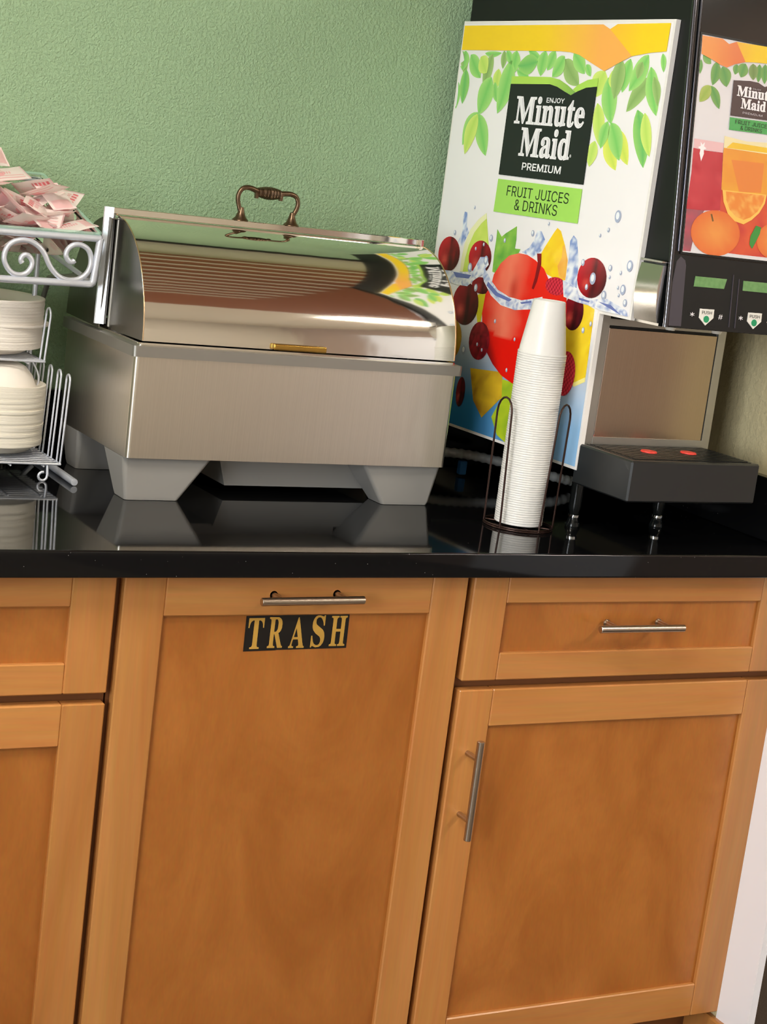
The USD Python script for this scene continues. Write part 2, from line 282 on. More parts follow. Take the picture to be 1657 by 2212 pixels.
T_MIN=(2920,15277,1026,420)
T_MAI=(2671,14771,1287,437)
T_PRE=(2518,14543,1449,112)
T_FRU=(2846,14102,1134,164)
T_DRI=(2578,13892,1394,169)
CH1=(4351,12987,340,298)
CH2=(3386,13026,338,285)
CH3=(278,13051,364,307)
CH5=(3640,12216,399,358)
CH4=(605,12482,252,284)
RS1=(1151,12817,282,141)
RS2=(3071,11667,307,319)
RS3=(589,11520,254,350)
CH6=(3429,10737,135,255)
LEM=(3926,11576,309,350)
CH7=(3232,12575,287,137)
DROPS=[(-144,14022,75,94),(36,13803,29,36),(219,13702,23,29),(3736,13835,23,29),(1571,13756,23,29),(3126,13379,46,58),(4247,13364,35,43),(-600,13331,70,86),(-145,13249,41,50),(-412,13206,26,32),(-521,12968,64,79),(-398,12984,23,29),(-442,12875,23,29),(-617,12782,46,58),(1968,13570,41,50),(-161,13114,23,29),(2720,13380,32,40),(3381,12522,52,65),(3640,12833,64,79),(3188,13001,64,79),(241,13045,75,94),(542,13257,44,54),(3494,11448,64,79),(2953,11531,26,32),(3111,11602,26,32),(2681,12051,29,36),(2057,11841,26,32),(2163,11318,29,36),(-86,12830,58,72),(127,12364,32,40),(293,12243,38,47),(366,12902,38,47),(3314,13255,26,32),(3539,13162,26,32)]
LIME=[(3370,13773),(3582,13650),(3793,13455),(3907,13207),(3944,12966),(3930,12729),(3708,12755),(3086,13012),(3205,13324),(3324,13638)]
LIMR=[(3370,13773),(3582,13650),(3793,13455),(3907,13207),(3944,12966),(3930,12729),(3853,12738),(3828,12978),(3773,13197),(3655,13421),(3482,13589),(3344,13682)]
MINT=[(2987,13542),(2835,13430),(2729,13497),(2440,13638),(2407,13426),(2411,13279),(2252,13284),(2308,13187),(2676,13034),(2873,12827),(2967,12839),(2985,13115),(2980,13347)]
PINE=[(1334,13714),(1230,13673),(1064,13450),(947,13245),(939,12941),(1078,12902),(1434,12971),(1749,13158),(1610,13372),(1408,13635)]
PINR=[(1124,13466),(1064,13450),(947,13245),(939,12941),(1112,12964),(1190,13131),(1113,13271)]
SPL1=[(4038,13739),(3950,13735),(3917,13514),(3824,13404),(3981,13152),(4128,13209),(4023,13409),(4059,13643)]
SPL2=[(1864,13625),(1749,13624),(1623,13504),(1674,13321),(1912,13185),(2203,13244),(2026,13330),(1906,13476)]
SPL3=[(890,13641),(786,13586),(673,13275),(623,12849),(928,12898),(935,13225),(959,13548)]
APP=[(2944,12610),(2908,12800),(2750,13003),(2541,13151),(2276,13218),(2037,13216),(1787,13153),(1530,13048),(1382,12910),(1052,12796),(851,12733),(788,12479),(782,12151),(811,11816),(959,11503),(1290,11291),(1650,11162),(1963,11132),(2309,11212),(2592,11353),(2799,11508),(3005,11830),(3099,12123),(3074,12454)]
STEM=[(1776,13266),(1655,13275),(1621,13105),(1669,12832),(1733,12694),(1786,12706),(1742,12890),(1720,13116)]
WAT1=[(4565,12693),(3921,12730),(3575,12746),(3477,12875),(3368,13040),(3161,13062),(3089,12942),(3175,12862),(2967,12700),(2726,12567),(2380,12495),(2016,12485),(1734,12544),(1461,12612),(1424,12461),(1694,12380),(2171,12305),(2585,12331),(2905,12452),(3166,12653),(3235,12762),(3462,12641),(3648,12513),(4042,12501),(4366,12534)]
WAT2=[(993,12934),(605,12851),(527,12752),(164,12734),(-172,12788),(-677,12675),(-732,12589),(-333,12555),(139,12630),(536,12643),(912,12682)]
STR0=[(4138,12705),(3566,12712),(3637,12644),(4028,12622)]
STR1=[(3043,12668),(2714,12522),(2290,12461),(2361,12418),(2784,12467),(3067,12595)]
STR2=[(2046,12447),(1746,12513),(1739,12482),(2001,12426)]
STR3=[(20,12720),(-295,12708),(-561,12597),(-310,12647)]
STR4=[(519,12721),(228,12704),(256,12675),(510,12685)]
LEMB=[(3395,12367),(3050,12527),(3063,12409),(3099,12123),(3115,11932),(3210,11966)]
LEMR=[(396,12661),(94,12593),(75,11865),(69,11476),(331,11366),(589,11520),(844,12252),(470,12522)]
RIND=[(69,11476),(328,11355),(587,11509),(602,11573),(344,11418),(73,11551)]
CHU=[(3231,11179),(2280,11264),(2201,10858),(2701,10425),(3018,10665)]
LIM2=[(2253,11152),(1885,11145),(1396,11092),(1278,10613),(1407,10175),(1924,10152),(2190,10228),(2421,10490),(2243,10781)]
FB1=[(219,4159),(598,4167),(729,4110),(869,4162),(1071,3902),(871,3842),(727,3778),(606,3797),(450,3847),(230,3904)]
FB2=[(869,4162),(1470,4176),(2337,4209),(2357,3980),(1501,3937),(1245,3921),(1072,3900)]
FBX=[(878,3618),(1203,3649),(1359,3645),(1487,3601),(1573,3629),(1771,3663),(1784,3135),(876,3114)]
FGB=[(874,3091),(1787,3113),(1791,2932),(878,2912)]
FLEAF=[(273,3894,435,3790,115,0),(547,3837,493,3495,158,1),(463,3483,279,3236,156,3),(463,3483,309,3255,138,1),(473,3484,662,3180,136,1),(651,3780,762,3506,192,1),(925,3849,900,3701,107,1),(1085,3879,1013,3676,168,1),(1226,3899,1256,3668,153,2),(1358,3909,1358,3649,110,1),(1467,3924,1482,3641,122,1),(239,3826,238,3620,52,1),(1693,3914,1659,3656,166,1),(1917,3928,1908,3574,168,1),(2143,3943,2126,3644,169,0),(2126,3644,2114,3312,147,0)]
F_ENJ=(1257,3535,1417,20)
F_MIN=(960,3413,1673,144)
F_MAI=(1055,3245,1541,142)
F_PRE=(1105,3168,1490,29)
F_FRU=(982,3013,1664,57)
F_DRI=(1091,2937,1512,57)
RJ=[(246,2581),(491,2569),(809,2573),(844,2044),(857,1747),(559,1718),(215,1712),(252,2234)]
RJR=[(247,2714),(809,2713),(809,2573),(252,2582)]
RF=[(224,1731),(411,1758),(559,1718),(440,1518),(370,1114),(228,1111)]
OJ=[(818,2646),(1729,2649),(1756,2059),(844,2044),(812,2546)]
OJR=[(806,2815),(1239,2785),(1732,2819),(1729,2649),(818,2646)]
OJD=[(982,2493),(1622,2509),(1616,2077),(1185,2052)]
OJY=[(975,2741),(1717,2739),(1727,2667),(865,2651)]
SLR=[(862,2046),(1731,2061),(1710,1930),(1617,1782),(1482,1668),(1330,1590),(1154,1620),(1007,1715),(902,1878)]
SLF=[(931,2031),(1695,2048),(1672,1935),(1577,1797),(1452,1703),(1322,1654),(1170,1685),(1037,1773),(952,1910)]
OBG=[(844,2044),(1932,2063),(2577,2043),(2673,1147),(1300,1146),(931,1152),(857,1747)]
OR1=(808,1415,472,329)
OR2=(1970,1398,354,267)
OLF=[(1579,1595),(1681,1576),(1668,1483),(1588,1328),(1542,1250),(1484,1309),(1488,1430)]
OST=[(678,1680),(708,1683),(751,1582),(721,1575)]
SPK=(409,2600,82,97)
LCD1=[(507,768),(1112,770),(1071,623),(492,618)]
LCD2=[(1441,770),(2095,774),(2072,623),(1443,624)]
PEN1=[(648,307),(922,310),(917,184),(774,68),(645,173)]
PEN2=[(1594,313),(1865,316),(1863,190),(1716,73),(1585,180)]
DOT1=(779,160,53,50)
DOT2=(1719,166,55,51)
GST=[(199,1028),(286,979),(311,907),(319,28),(76,25),(78,618),(127,954)]
AST1=(506,205,41,37)
HSH1=(1051,209,42,38)
AST2=(1450,209,42,38)
HSH2=(2014,204,43,38)
DIV=[(1237,843),(1191,69)]
DIV2=[(1354,789),(1310,64)]
FDOOR=[(208,4154),(301,1095)]
PTX1=(780,255,99,27)
PTX2=(1721,258,103,28)
GL={'M':(189,[[[(4,0),(4,5),(10,5),(18,8),(22,16),(22,121),(20,126),(16,129),(4,130),(4,135),(56,134),(94,44),(98,49),(133,134),(184,135),(184,130),(176,129),(170,126),(167,118),(167,16),(171,7),(178,5),(184,5),(184,0),(118,0),(118,5),(130,7),(133,10),(135,16),(134,114),(86,0),(80,0),(78,4),(33,113),(31,113),(31,21),(33,11),(39,6),(50,5),(50,0)]]]),'i':(59,[[[(5,5),(9,5),(14,7),(16,15),(16,77),(13,86),(6,87),(6,92),(44,92),(44,13),(47,6),(54,5),(54,0),(5,0)]],[[(15,119),(16,130),(20,135),(26,138),(37,137),(42,133),(45,127),(44,116),(40,111),(34,108),(26,108),(21,110),(17,114)]]]),'n':(113,[[[(5,5),(12,6),(15,10),(16,16),(16,76),(14,84),(10,87),(6,87),(6,92),(44,92),(45,81),(56,91),(67,95),(82,94),(91,89),(96,81),(98,74),(98,15),(99,9),(102,6),(108,5),(108,0),(60,0),(60,5),(64,5),(68,7),(70,13),(70,71),(68,78),(64,80),(53,79),(44,69),(44,12),(47,6),(54,5),(54,0),(5,0)]]]),'u':(112,[[[(3,89),(3,94),(42,94),(42,22),(46,14),(57,13),(65,17),(68,22),(68,81),(64,88),(56,89),(56,94),(96,94),(96,21),(97,15),(100,12),(107,11),(107,6),(86,4),(68,-1),(67,12),(58,4),(45,-1),(33,-1),(24,2),(18,8),(14,20),(13,83),(10,88)]]]),'t':(68,[[[(6,85),(6,91),(29,114),(38,128),(43,128),(43,94),(62,94),(62,85),(43,84),(43,21),(44,17),(46,14),(53,14),(58,17),(61,23),(66,22),(62,12),(53,3),(43,-1),(30,-1),(22,2),(18,6),(14,20),(14,84)]]]),'e':(90,[[[(6,38),(6,58),(10,72),(18,84),(25,90),(36,95),(53,96),(66,92),(77,82),(83,68),(84,51),(35,50),(35,42),(38,29),(42,22),(48,17),(55,15),(63,15),(73,19),(80,27),(82,27),(85,24),(76,11),(67,4),(52,-1),(39,-1),(26,4),(16,13),(12,19)],[(37,82),(35,59),(60,59),(59,80),(57,86),(54,89),(46,90),(41,88)]]]),'a':(102,[[[(6,25),(11,36),(19,43),(35,51),(59,59),(58,82),(54,88),(48,90),(39,90),(31,86),(31,82),(37,72),(36,66),(32,61),(28,59),(18,59),(14,61),(10,67),(10,78),(17,88),(25,93),(34,96),(58,97),(71,94),(77,91),(82,86),(87,73),(87,16),(90,12),(96,14),(98,11),(96,7),(85,0),(71,-1),(65,1),(59,11),(53,6),(43,1),(35,-1),(23,-1),(15,2),(9,8),(6,15)],[(35,30),(37,16),(43,12),(47,12),(54,15),(59,20),(59,52),(45,47),(38,40)]]]),'d':(110,[[[(6,36),(6,57),(8,67),(12,77),(20,88),(34,96),(49,97),(59,93),(64,87),(66,87),(66,125),(61,131),(52,132),(52,137),(95,137),(95,18),(99,11),(105,10),(105,5),(89,4),(66,-1),(66,9),(65,10),(59,4),(51,0),(47,-1),(32,0),(21,6),(14,14),(9,24)],[(35,59),(38,20),(43,12),(48,10),(53,10),(63,16),(66,23),(66,76),(58,85),(49,86),(45,85),(42,83),(38,76)]]]),'T':(126,[[[(3,95),(3,136),(122,136),(122,95),(117,95),(114,110),(110,117),(104,123),(92,128),(78,128),(79,15),(80,11),(84,7),(91,5),(98,5),(98,0),(27,0),(27,5),(33,5),(42,8),(46,16),(46,129),(34,128),(22,123),(16,117),(11,108),(9,95)]]]),'R':(141,[[[(5,0),(5,5),(17,7),(20,10),(22,16),(22,119),(20,125),(17,128),(5,130),(5,135),(87,134),(105,129),(116,122),(120,117),(124,106),(123,88),(115,76),(106,70),(95,67),(95,65),(129,13),(136,6),(143,5),(143,0),(100,0),(66,55),(59,63),(54,62),(55,14),(59,7),(66,5),(72,5),(72,0)],[(55,124),(54,69),(67,69),(76,71),(86,79),(89,86),(90,108),(88,116),(82,124),(72,128),(58,127)]]]),'A':(130,[[[(-3,5),(6,7),(11,13),(59,134),(62,139),(66,139),(74,123),(114,25),(123,8),(128,5),(132,5),(132,0),(68,0),(68,5),(78,6),(84,11),(84,17),(77,37),(74,40),(32,40),(30,39),(23,20),(22,13),(24,8),(28,6),(38,5),(38,0),(-3,0)],[(51,92),(35,48),(71,48),(71,52),(54,92)]]]),'S':(116,[[[(13,49),(19,49),(21,39),(27,24),(32,17),(39,11),(53,6),(64,6),(73,9),(78,13),(83,24),(83,32),(81,38),(75,45),(69,49),(41,62),(23,76),(17,86),(15,93),(15,109),(17,117),(22,126),(30,134),(37,138),(48,141),(63,141),(91,135),(95,138),(95,141),(101,141),(101,97),(96,97),(93,108),(88,117),(78,128),(70,133),(62,135),(49,134),(38,126),(36,121),(37,107),(44,99),(87,78),(94,73),(102,64),(107,49),(107,35),(104,24),(100,17),(88,6),(72,0),(49,-1),(28,5),(23,5),(20,4),(18,-1),(13,-1)]]]),'H':(156,[[[(5,0),(5,5),(17,7),(20,10),(22,16),(22,119),(20,125),(17,128),(5,130),(5,135),(72,135),(72,130),(61,129),(55,122),(54,117),(55,75),(102,75),(101,122),(95,129),(84,130),(84,135),(151,135),(151,130),(139,128),(136,125),(134,119),(134,17),(136,10),(139,7),(151,5),(151,0),(84,0),(84,5),(90,5),(97,7),(101,14),(102,19),(101,66),(54,66),(55,14),(59,7),(66,5),(72,5),(72,0)]]])}
# ------------------------------------------------------------------ base cabinets and worktop
TOP, DT, RZ1, DZ2, DBOT = .873, .019, .7134, .6994, .1103   # door top, thickness, drawer bottom, door top, door bottom
def front_frame(t, kind, x0, x1, z0, z1, rail, stile, handle):
    """a shaker front as a part: stiles, rails, recessed panel and bar handle as its pieces"""
    d = UsdGeom.Xform.Define(stage, path_of(t) + '/' + numbered(path_of(t), kind)).GetPrim()
    c = .0018
    obj('stile', bx(x0, x0+stile, 0, DT, z0, z1, c), WOOD_V, d, False); obj('stile', bx(x1-stile, x1, 0, DT, z0, z1, c), WOOD_V, d, False)
    obj('rail', bx(x0+stile, x1-stile, 0.0003, DT, z0, z0+rail, c), WOOD_H, d, False); obj('rail', bx(x0+stile, x1-stile, 0.0003, DT, z1-rail, z1, c), WOOD_H, d, False)
    obj('panel', bx(x0+stile-.004, x1-stile+.004, .0075, .0145, z0+rail-.004, z1-rail+.004), WOOD_P, d, False)
    if handle:
        a, b, posts = handle; a = np.array(a); b = np.array(b); r = .0058
        ax = (b-a)/np.linalg.norm(b-a)
        ms = [tube([a, a+ax*.0008, b-ax*.0008, b], [r*.86, r, r, r*.86], n=16)]
        for p in posts:
            q = a + (b-a)*p; ms.append(tube([q, (q[0], .0005, q[2])], .0042, n=12)); ms.append(tube([(q[0], .0022, q[2]), (q[0], .0003, q[2])], .006, n=12))
        obj('handle', ms, NICKEL, d, 40, label='brushed nickel bar handle')
    return d
def cabinet(label, x0, x1, fronts):
    t = thing('base_cabinet', label, 'cabinet')
    obj('carcass', [bx(x0-.004, x1+.004, DT+.002, WALL_Y-.01, .1, TOP+.002), bx(x0-.004, x1+.004, .08, .1, 0.002, .1)], WOOD_D, t, False)
    for f in fronts: front_frame(t, *f)
    return t
cabinet('maple cabinet at the left edge with a drawer front over a door', -.5998, -.0108,
    [('drawer', -.5998, -.0108, RZ1, TOP, .042, .0593, ((-.386, -.032, .799), (-.229, -.032, .799), (.21, .79))), ('door', -.5998, -.0108, DBOT, DZ2, .058, .0583, ((-.572, -.032, .6312), (-.572, -.032, .4766), (.17, .79)))])
trash = cabinet('tall single-door maple trash cabinet below the chafing dish', 0, .521, [('door', 0, .521, DBOT, TOP, .056, .0583, ((.1821, -.032, .8455), (.3368, -.032, .8472), (.21, .83)))])
cabinet('maple cabinet at the right with a drawer over a door with an upright handle', .5318, 1.1306,
    [('drawer', .5318, 1.1306, RZ1, TOP, .042, .0593, ((.7417, -.032, .799), (.8986, -.032, .799), (.22, .84))), ('door', .5318, 1.1306, DBOT, DZ2, .058, .0583, ((.5594, -.032, .6312), (.5599, -.032, .4766), (.19, .81)))])
cabinet('maple cabinet farthest left beside the drawer cabinet', -1.2106, -.6106, [('drawer', -1.2106, -.6106, RZ1, TOP, .042, .0593, ((-.99, -.032, .799), (-.83, -.032, .799), (.21, .79))), ('door', -1.2106, -.6106, DBOT, DZ2, .058, .0583, None)])
# sticker sign: five letters on black tiles
sg = UsdGeom.Xform.Define(stage, path_of(trash) + '/sign').GetPrim(); tag(sg, 'black sticker with gold letters reading TRASH')
obj('backing', prism([(.1807, .8147), (.2195, .8153), (.2195, .8149), (.3378, .8172), (.3386, .7666), (.2300, .7658), (.2300, .7653), (.1814, .7645)], .0069, .0074), SIGN_BLACK, sg, False)
def glyph(c, sx=1.0, sy=1.0, grow=0.0):
    adv, gs = GL[c]
    u = shapely.union_all([Polygon(g[0], g[1:]).buffer(0) for g in gs])
    if grow: u = u.buffer(grow, join_style=2)
    return affinity.scale(u, sx, sy, origin=(0, 0)), adv*sx
for c, x0, x1, zb, zt in (('T', .1852, .2085, .7678, .8118), ('R', .2160, .2388, .7687, .8130), ('A', .2482, .2722, .7680, .8121), ('S', .2818, .3022, .7684, .8147), ('H', .3108, .3352, .7697, .8137)):
    p, _ = glyph(c, 1, 1, 1.5); a, b, cc, d = p.bounds
    p = affinity.affine_transform(p, [(x1-x0)/(cc-a), 0, 0, (zt-zb)/(d-b), x0-a*(x1-x0)/(cc-a), zb-b*(zt-zb)/(d-b)])
    obj('letter', [prism(g, .0066, .0070) for g in getattr(p, 'geoms', [p])], SIGN_GOLD, sg, False, label='gold letter ' + c)
w = thing('countertop', 'polished black granite worktop running over all the cabinets', 'countertop')
obj('slab', rbx(-1.25, SIDE_X-.0005, -.03, WALL_Y-.001, ZC-.0325-.004, ZC, .003), GRANITE, w, 30)
bs = thing('backsplash', 'black granite upstand along the green back wall', 'backsplash')
obj('slab', bx(-1.25, SIDE_X-.0205, WALL_Y-.021, WALL_Y-.001, ZC+.0005, ZC+.102, .0015), GRANITE, bs, False)
bs = thing('backsplash', 'black granite upstand along the cream wall at the right', 'backsplash')
obj('slab', bx(SIDE_X-.0205, SIDE_X-.0005, -.03, WALL_Y-.001, ZC+.0005, ZC+.102, .0015), GRANITE, bs, False)

# ------------------------------------------------------------------ roll-top chafing dish
cd = thing('chafing_dish', 'stainless roll-top chafing dish with bronze lid handle on grey feet', 'chafing dish', (.0721, .2461, ZC), (0, 0, math.degrees(.0214)))
L, D, B0, B1, R1 = .5435, .309, .0658, .2125, .2283
def rrect(x0, x1, y0, y1, r): return sbox(x0+r, y0+r, x1-r, y1-r).buffer(r, quad_segs=4)
pan = trimesh.creation.extrude_polygon(rrect(.004, L-.004, .004, D-.004, .007), B1-B0, engine='earcut'); pan.apply_translation((0, 0, B0))
obj('body', pan, STEEL, cd, 30)
rm = trimesh.creation.extrude_polygon(rrect(-.002, L+.002, -.002, D+.002, .006).difference(rrect(.03, L-.03, .03, D-.03, .01)), .0155, engine='earcut'); rm.apply_translation((0, 0, R1-.0155))
ledge = trimesh.creation.extrude_polygon(rrect(.008, L-.008, .006, D-.006, .006).difference(rrect(.03, L-.03, .03, D-.03, .01)), .004, engine='earcut'); ledge.apply_translation((0, 0, R1))
obj('rim', rm, STEEL_RIM, cd, 30); obj('inner_rim', ledge, STEEL_MIRROR, cd, 30)
LV, LZ, LR = .161, R1+.003, .163
def quarter(a0, a1, R, n=40, flare=0): return [(LV - R*.93*math.cos(a), LZ + R*1.03*math.sin(a)) for a in np.linspace(a0, a1, n)]
def shell(u0, u1, R, a0, a1, t=.0012, cut=False):
    """curved sheet and its two end plates"""
    o, i = quarter(a0, a1, R), quarter(a0, a1, R-t)
    sheet = prism(Polygon(o + i[::-1]), u0, u1, 'yz')
    pl = Polygon(quarter(a0, a1, R-.0004) + [(LV, LZ)])
    if cut: pl = pl.intersection(sbox(-1, -1, LV-.011, 1))
    return sheet, prism(pl, u0, u0+t, 'yz'), prism(pl, u1-t, u1, 'yz')
lid = UsdGeom.Xform.Define(stage, path_of(cd) + '/lid').GetPrim()
sh, e0, e1 = shell(.014, .5345, LR, math.radians(1.0), math.radians(89.0), cut=True)
obj('curved_cover', sh, STEEL_MIRROR, lid, 25); obj('end_plate', e0, STEEL_DARK, lid, 25); obj('end_plate', e1, STEEL_DARK, lid, 25)
for u in (.0145, .534): obj('end_bead', tube([(u, *p) for p in quarter(0.02, PI/2, LR+.0003, 30)], .0009, n=6), BEAD, lid, 60)
FZ = LZ+LR*1.03
obj('flange', [bx(.0085, .5345, LV-.004, LV+.004, FZ+.001, FZ+.0105, .0008), bx(.529, .5345, LV-.012, LV-.004, FZ-.004, FZ+.0105, .0006)], STEEL_MIRROR, lid, False)
obj('flange', [hull([(u_, v_, z_) for u_, v_ in ((-.004, LV+.003), (-.003, LV+.001), (.0085, LV-.0056), (.0085, LV+.003)) for z_ in (LZ+.006, FZ+.0104)]), bx(.0085, .014, LV+.001, LV+.003, LZ+.006, FZ+.001)], FLANGE, lid, False)
for u in (.0145, .534): obj('plate_edge', tube([(u, LV-.012, LZ+.004), (u, LV-.012, FZ-.004)], .0028, n=10), STEEL_RIM, lid, 60)
# bronze handle: two flared feet, bent arms, ribbed grip
hx0, hx1, hz = .2135, .3000, FZ+.0105
hp = smooth_path([(hx0, LV, hz), (hx0-.004, LV, hz+.020), (hx0-.0075, LV, hz+.038), (hx0-.001, LV, hz+.0485), (hx0+.010, LV, hz+.0505), (hx0+.022, LV, hz+.0475), (hx0+.030, LV, hz+.0455), ((hx0+hx1)/2, LV, hz+.0455),
    (hx1-.030, LV, hz+.0455), (hx1-.020, LV, hz+.0470), (hx1-.008, LV, hz+.0480), (hx1+.004, LV, hz+.0440), (hx1+.0078, LV, hz+.034), (hx1+.003, LV, hz+.019), (hx1, LV, hz)], 6)
s_ = np.linspace(0, 1, len(hp)); rad = .0034 + .0012*np.exp(-((s_-.5)/.2)**2)
ms = [tube(hp, rad, n=12)]
for x in (hx0, hx1): ms.append(move(lathe([(0, 0), (.0125, 0), (.0122, .0015), (.0085, .005), (.0055, .012), (.0035, .02), (0, .021)], 20), (x, LV, hz)))
gx = np.linspace(-.0185, .0185, 75); ms.append(tube([((hx0+hx1)/2+x, LV, hz+.0455) for x in gx], [.0064 + .0030*math.cos(x/.0185*PI/2) + .0007*math.cos(x*2*PI/.0023) for x in gx], n=16))
for x in (-.0205, .0205): ms.append(hull([((hx0+hx1)/2+x+dx, LV+dy, hz+.0455+dz) for dx, dz in ((-.003, .002), (.003, .002), (-.0022, -.0095), (.0022, -.0095)) for dy in (-.003, .003)]))
obj('lid_handle', ms, BRONZE, lid, 50, label='aged bronze carrying handle with ribbed grip')
obj('stop_clip', rbx(.2174, .3045, .0005, .011, R1+.006, R1+.0155, .002), BRASS, cd, 30, label='small gold-coloured stop plate at the lid front')
rh = UsdGeom.Xform.Define(stage, path_of(cd) + '/rear_hood').GetPrim()
sh, e0, e1 = shell(.003, .541, LR-.004, math.radians(84), math.radians(179))
obj('curved_cover', sh, STEEL_DARK, rh, 25); obj('end_plate', e0, STEEL_DARK, rh, 25); obj('end_plate', e1, STEEL_DARK, rh, 25)
for u in (.0105, .5375): obj('pivot_bolt', move(turn(lathe([(0, -.006), (.0055, -.006), (.0065, -.003), (.0065, .003), (.0055, .006), (0, .006)], 14), (0, 1, 0), 90), (u, LV+.012, LZ+.009)), CHROME, cd, 40)
def foot(mx, my):
    def P(u, v): return (u if mx > 0 else L-u, v if my > 0 else D-v)
    top = [P(.004, .014), P(.145, .014), P(.145, .10), P(.004, .10)]; bot = [P(.016, .022), P(.100, .022), P(.100, .07), P(.016, .07)]
    pts = []
    for Q, z, r in ((top, B0-.0005, .008), (bot, .0005, .006)):
        pts += [(x, y, z) for x, y in Polygon(Q).buffer(-r).buffer(r, quad_segs=3).exterior.coords]
    for x, y in Polygon(bot).buffer(-.004).buffer(.0055, quad_segs=3).exterior.coords: pts.append((x, y, .006))
    return hull(pts)
for mx in (1, -1):
    for my in (1, -1): obj('foot', foot(mx, my), GREY_PLASTIC, cd, 35)
obj('heater_tray', [hull([(x, y, z) for x, y, z in ((.188, .085, .052), (.46, .085, .052), (.46, .25, .052), (.188, .25, .052), (.2, .085, .012), (.445, .085, .012), (.445, .25, .012), (.2, .25, .012))]), bx(.145, .4, .09, .22, .05, B0)], GREY_PLASTIC, cd, 25)

# ------------------------------------------------------------------ juice dispenser
DYAW = .0491; dx0, dy0 = .7593, .1191
jd = thing('juice_dispenser', 'tall black juice dispenser with fruit printed side panel', 'juice dispenser', (dx0, dy0, ZC), (0, 0, math.degrees(DYAW)))
VA, VB, VF0, VF1, ZT, ZH, ZB, WD = -.0757, .4791, -.1123, -.1559, 1.6859-ZC, 1.2583-ZC, 1.0146-ZC, .2609
ZTOP = 1.82-ZC; FR = (VF0-VF1)/.43
vtop = VF1 + FR*(ZTOP-ZH)
obj('body', [bx(.009, WD, .0041, VB, ZB+.0, ZTOP)], BLACK, jd, False)
head = prism([(VF1+.004, ZH), (.004, ZH), (.004, ZTOP), (vtop+.004, ZTOP)], .009, WD, 'yz')
obj('head', head, BLACK, jd, False)
def panel_shape(d=0): return Polygon([(VA-d, ZH-d), (-d, ZH-d), (-d, ZB-d), (VB+d, ZB-d), (VB+d, ZT+d), (VA-d, ZT+d)])
sp = UsdGeom.Xform.Define(stage, path_of(jd) + '/side_panel').GetPrim(); tag(sp, 'white side panel printed with fruit and leaves')
obj('backing', prism(panel_shape(.0035), .0, .0085, 'yz'), GREY_TRIM, sp, False)

# flat print, laid on its panel in layers a fraction of a millimetre apart
def flat(polys, col, plane, layer, cell=None):
    V, F, C = [], [], []; n = 0
    for p in polys:
        p = p if isinstance(p, (Polygon,)) else p
        if p.is_empty: continue
        if cell:
            a, b, c, d = p.bounds; X, Y = np.meshgrid(np.arange(a, c, cell), np.arange(b, d, cell))
            parts = shapely.intersection(shapely.box(X.ravel(), Y.ravel(), X.ravel()+cell, Y.ravel()+cell), p)
        else: parts = [p]
        for q in parts:
            for g in getattr(q, 'geoms', [q]):
                if g.geom_type != 'Polygon' or g.area < 1e-9: continue
                v, f = trimesh.creation.triangulate_polygon(g, engine='earcut')
                V.append(v); F.append(np.asarray(f)+n); n += len(v)
    V = np.vstack(V); F = np.vstack(F)
    keep, F = np.unique(F, return_inverse=True); V = V[keep]; F = F.reshape(-1, 3)
    C = np.array([col(*x) for x in V]) if callable(col) else np.tile(np.array(col), (len(V), 1))
    W3 = np.array([plane(a, b, .00022*(layer+1)) for a, b in V])
    return trimesh.Trimesh(W3, F, process=False), C
def ink(parent, name, polys, col, plane, layer, cell=None, clip=None, label=None):
    if not isinstance(polys, list) or isinstance(polys[0], tuple): polys = [polys]
    polys = [p if hasattr(p, 'geoms') or isinstance(p, Polygon) else Polygon(p) for p in polys]
    polys = [p if p.is_valid else p.buffer(0) for p in polys]
    if clip is not None: polys = [p.intersection(clip) for p in polys]
    polys = [g for p in polys for g in getattr(p, 'geoms', [p]) if g.geom_type == 'Polygon' and g.area > 1e-8]
    if not polys: return
    m, c = flat(polys, col, plane, layer, cell)
    return obj(name, m, INK, parent, colors=c, label=label)
def T4(pts, dz=ZC): return [(a*1e-4, b*1e-4-dz) for a, b in pts]
side = lambda a, z, o: (-o, a, z)
SHAPE = panel_shape(-.0012)
def ell(e, k=1.0, dz=ZC, n=28): return Polygon([(e[0]*1e-4 + e[2]*1e-4*k*math.cos(t), e[1]*1e-4 - dz + e[3]*1e-4*k*math.sin(t)) for t in np.linspace(0, 2*PI, n, endpoint=False)])
def mixc(a, b, t): t = min(1, max(0, t)); return tuple(x*(1-t)+y*t for x, y in zip(a, b))
def nz(a, z, s, seed=0): return float(meshkit.noise(np.array([[a*s, z*s, seed*3.7]]))[0])
def base_col(a, z):
    top, low = S(243, 240, 242), S(205, 210, 220)
    zz = z+ZC
    if zz > 1.225: return top
    c = mixc(top, low, (1.225-zz)/.05)
    return mixc(c, mixc(S(52, 138, 200), S(150, 195, 235), (.30-a)/.28), (1.17-zz)/.10)
ink(sp, 'printed_background', SHAPE, base_col, side, 0, .014)
YEL, ORG = S(252, 212, 38), S(253, 180, 88)
ink(sp, 'printed_banner', T4(BAN), lambda a, z: mixc(YEL, ORG, (.24-a)/.15), side, 6, .02, SHAPE)
ink(sp, 'printed_banner', T4(BAN2), lambda a, z: mixc(S(254, 200, 52), S(254, 214, 34), (.05-a)/.06), side, 6, .02, SHAPE)
LC = [(S(172, 224, 128), S(128, 206, 106)), (S(158, 214, 116), S(112, 192, 104)), (S(168, 202, 124), S(138, 176, 102)), (S(216, 236, 124), S(188, 224, 104)), (S(232, 238, 110), S(204, 226, 92))]
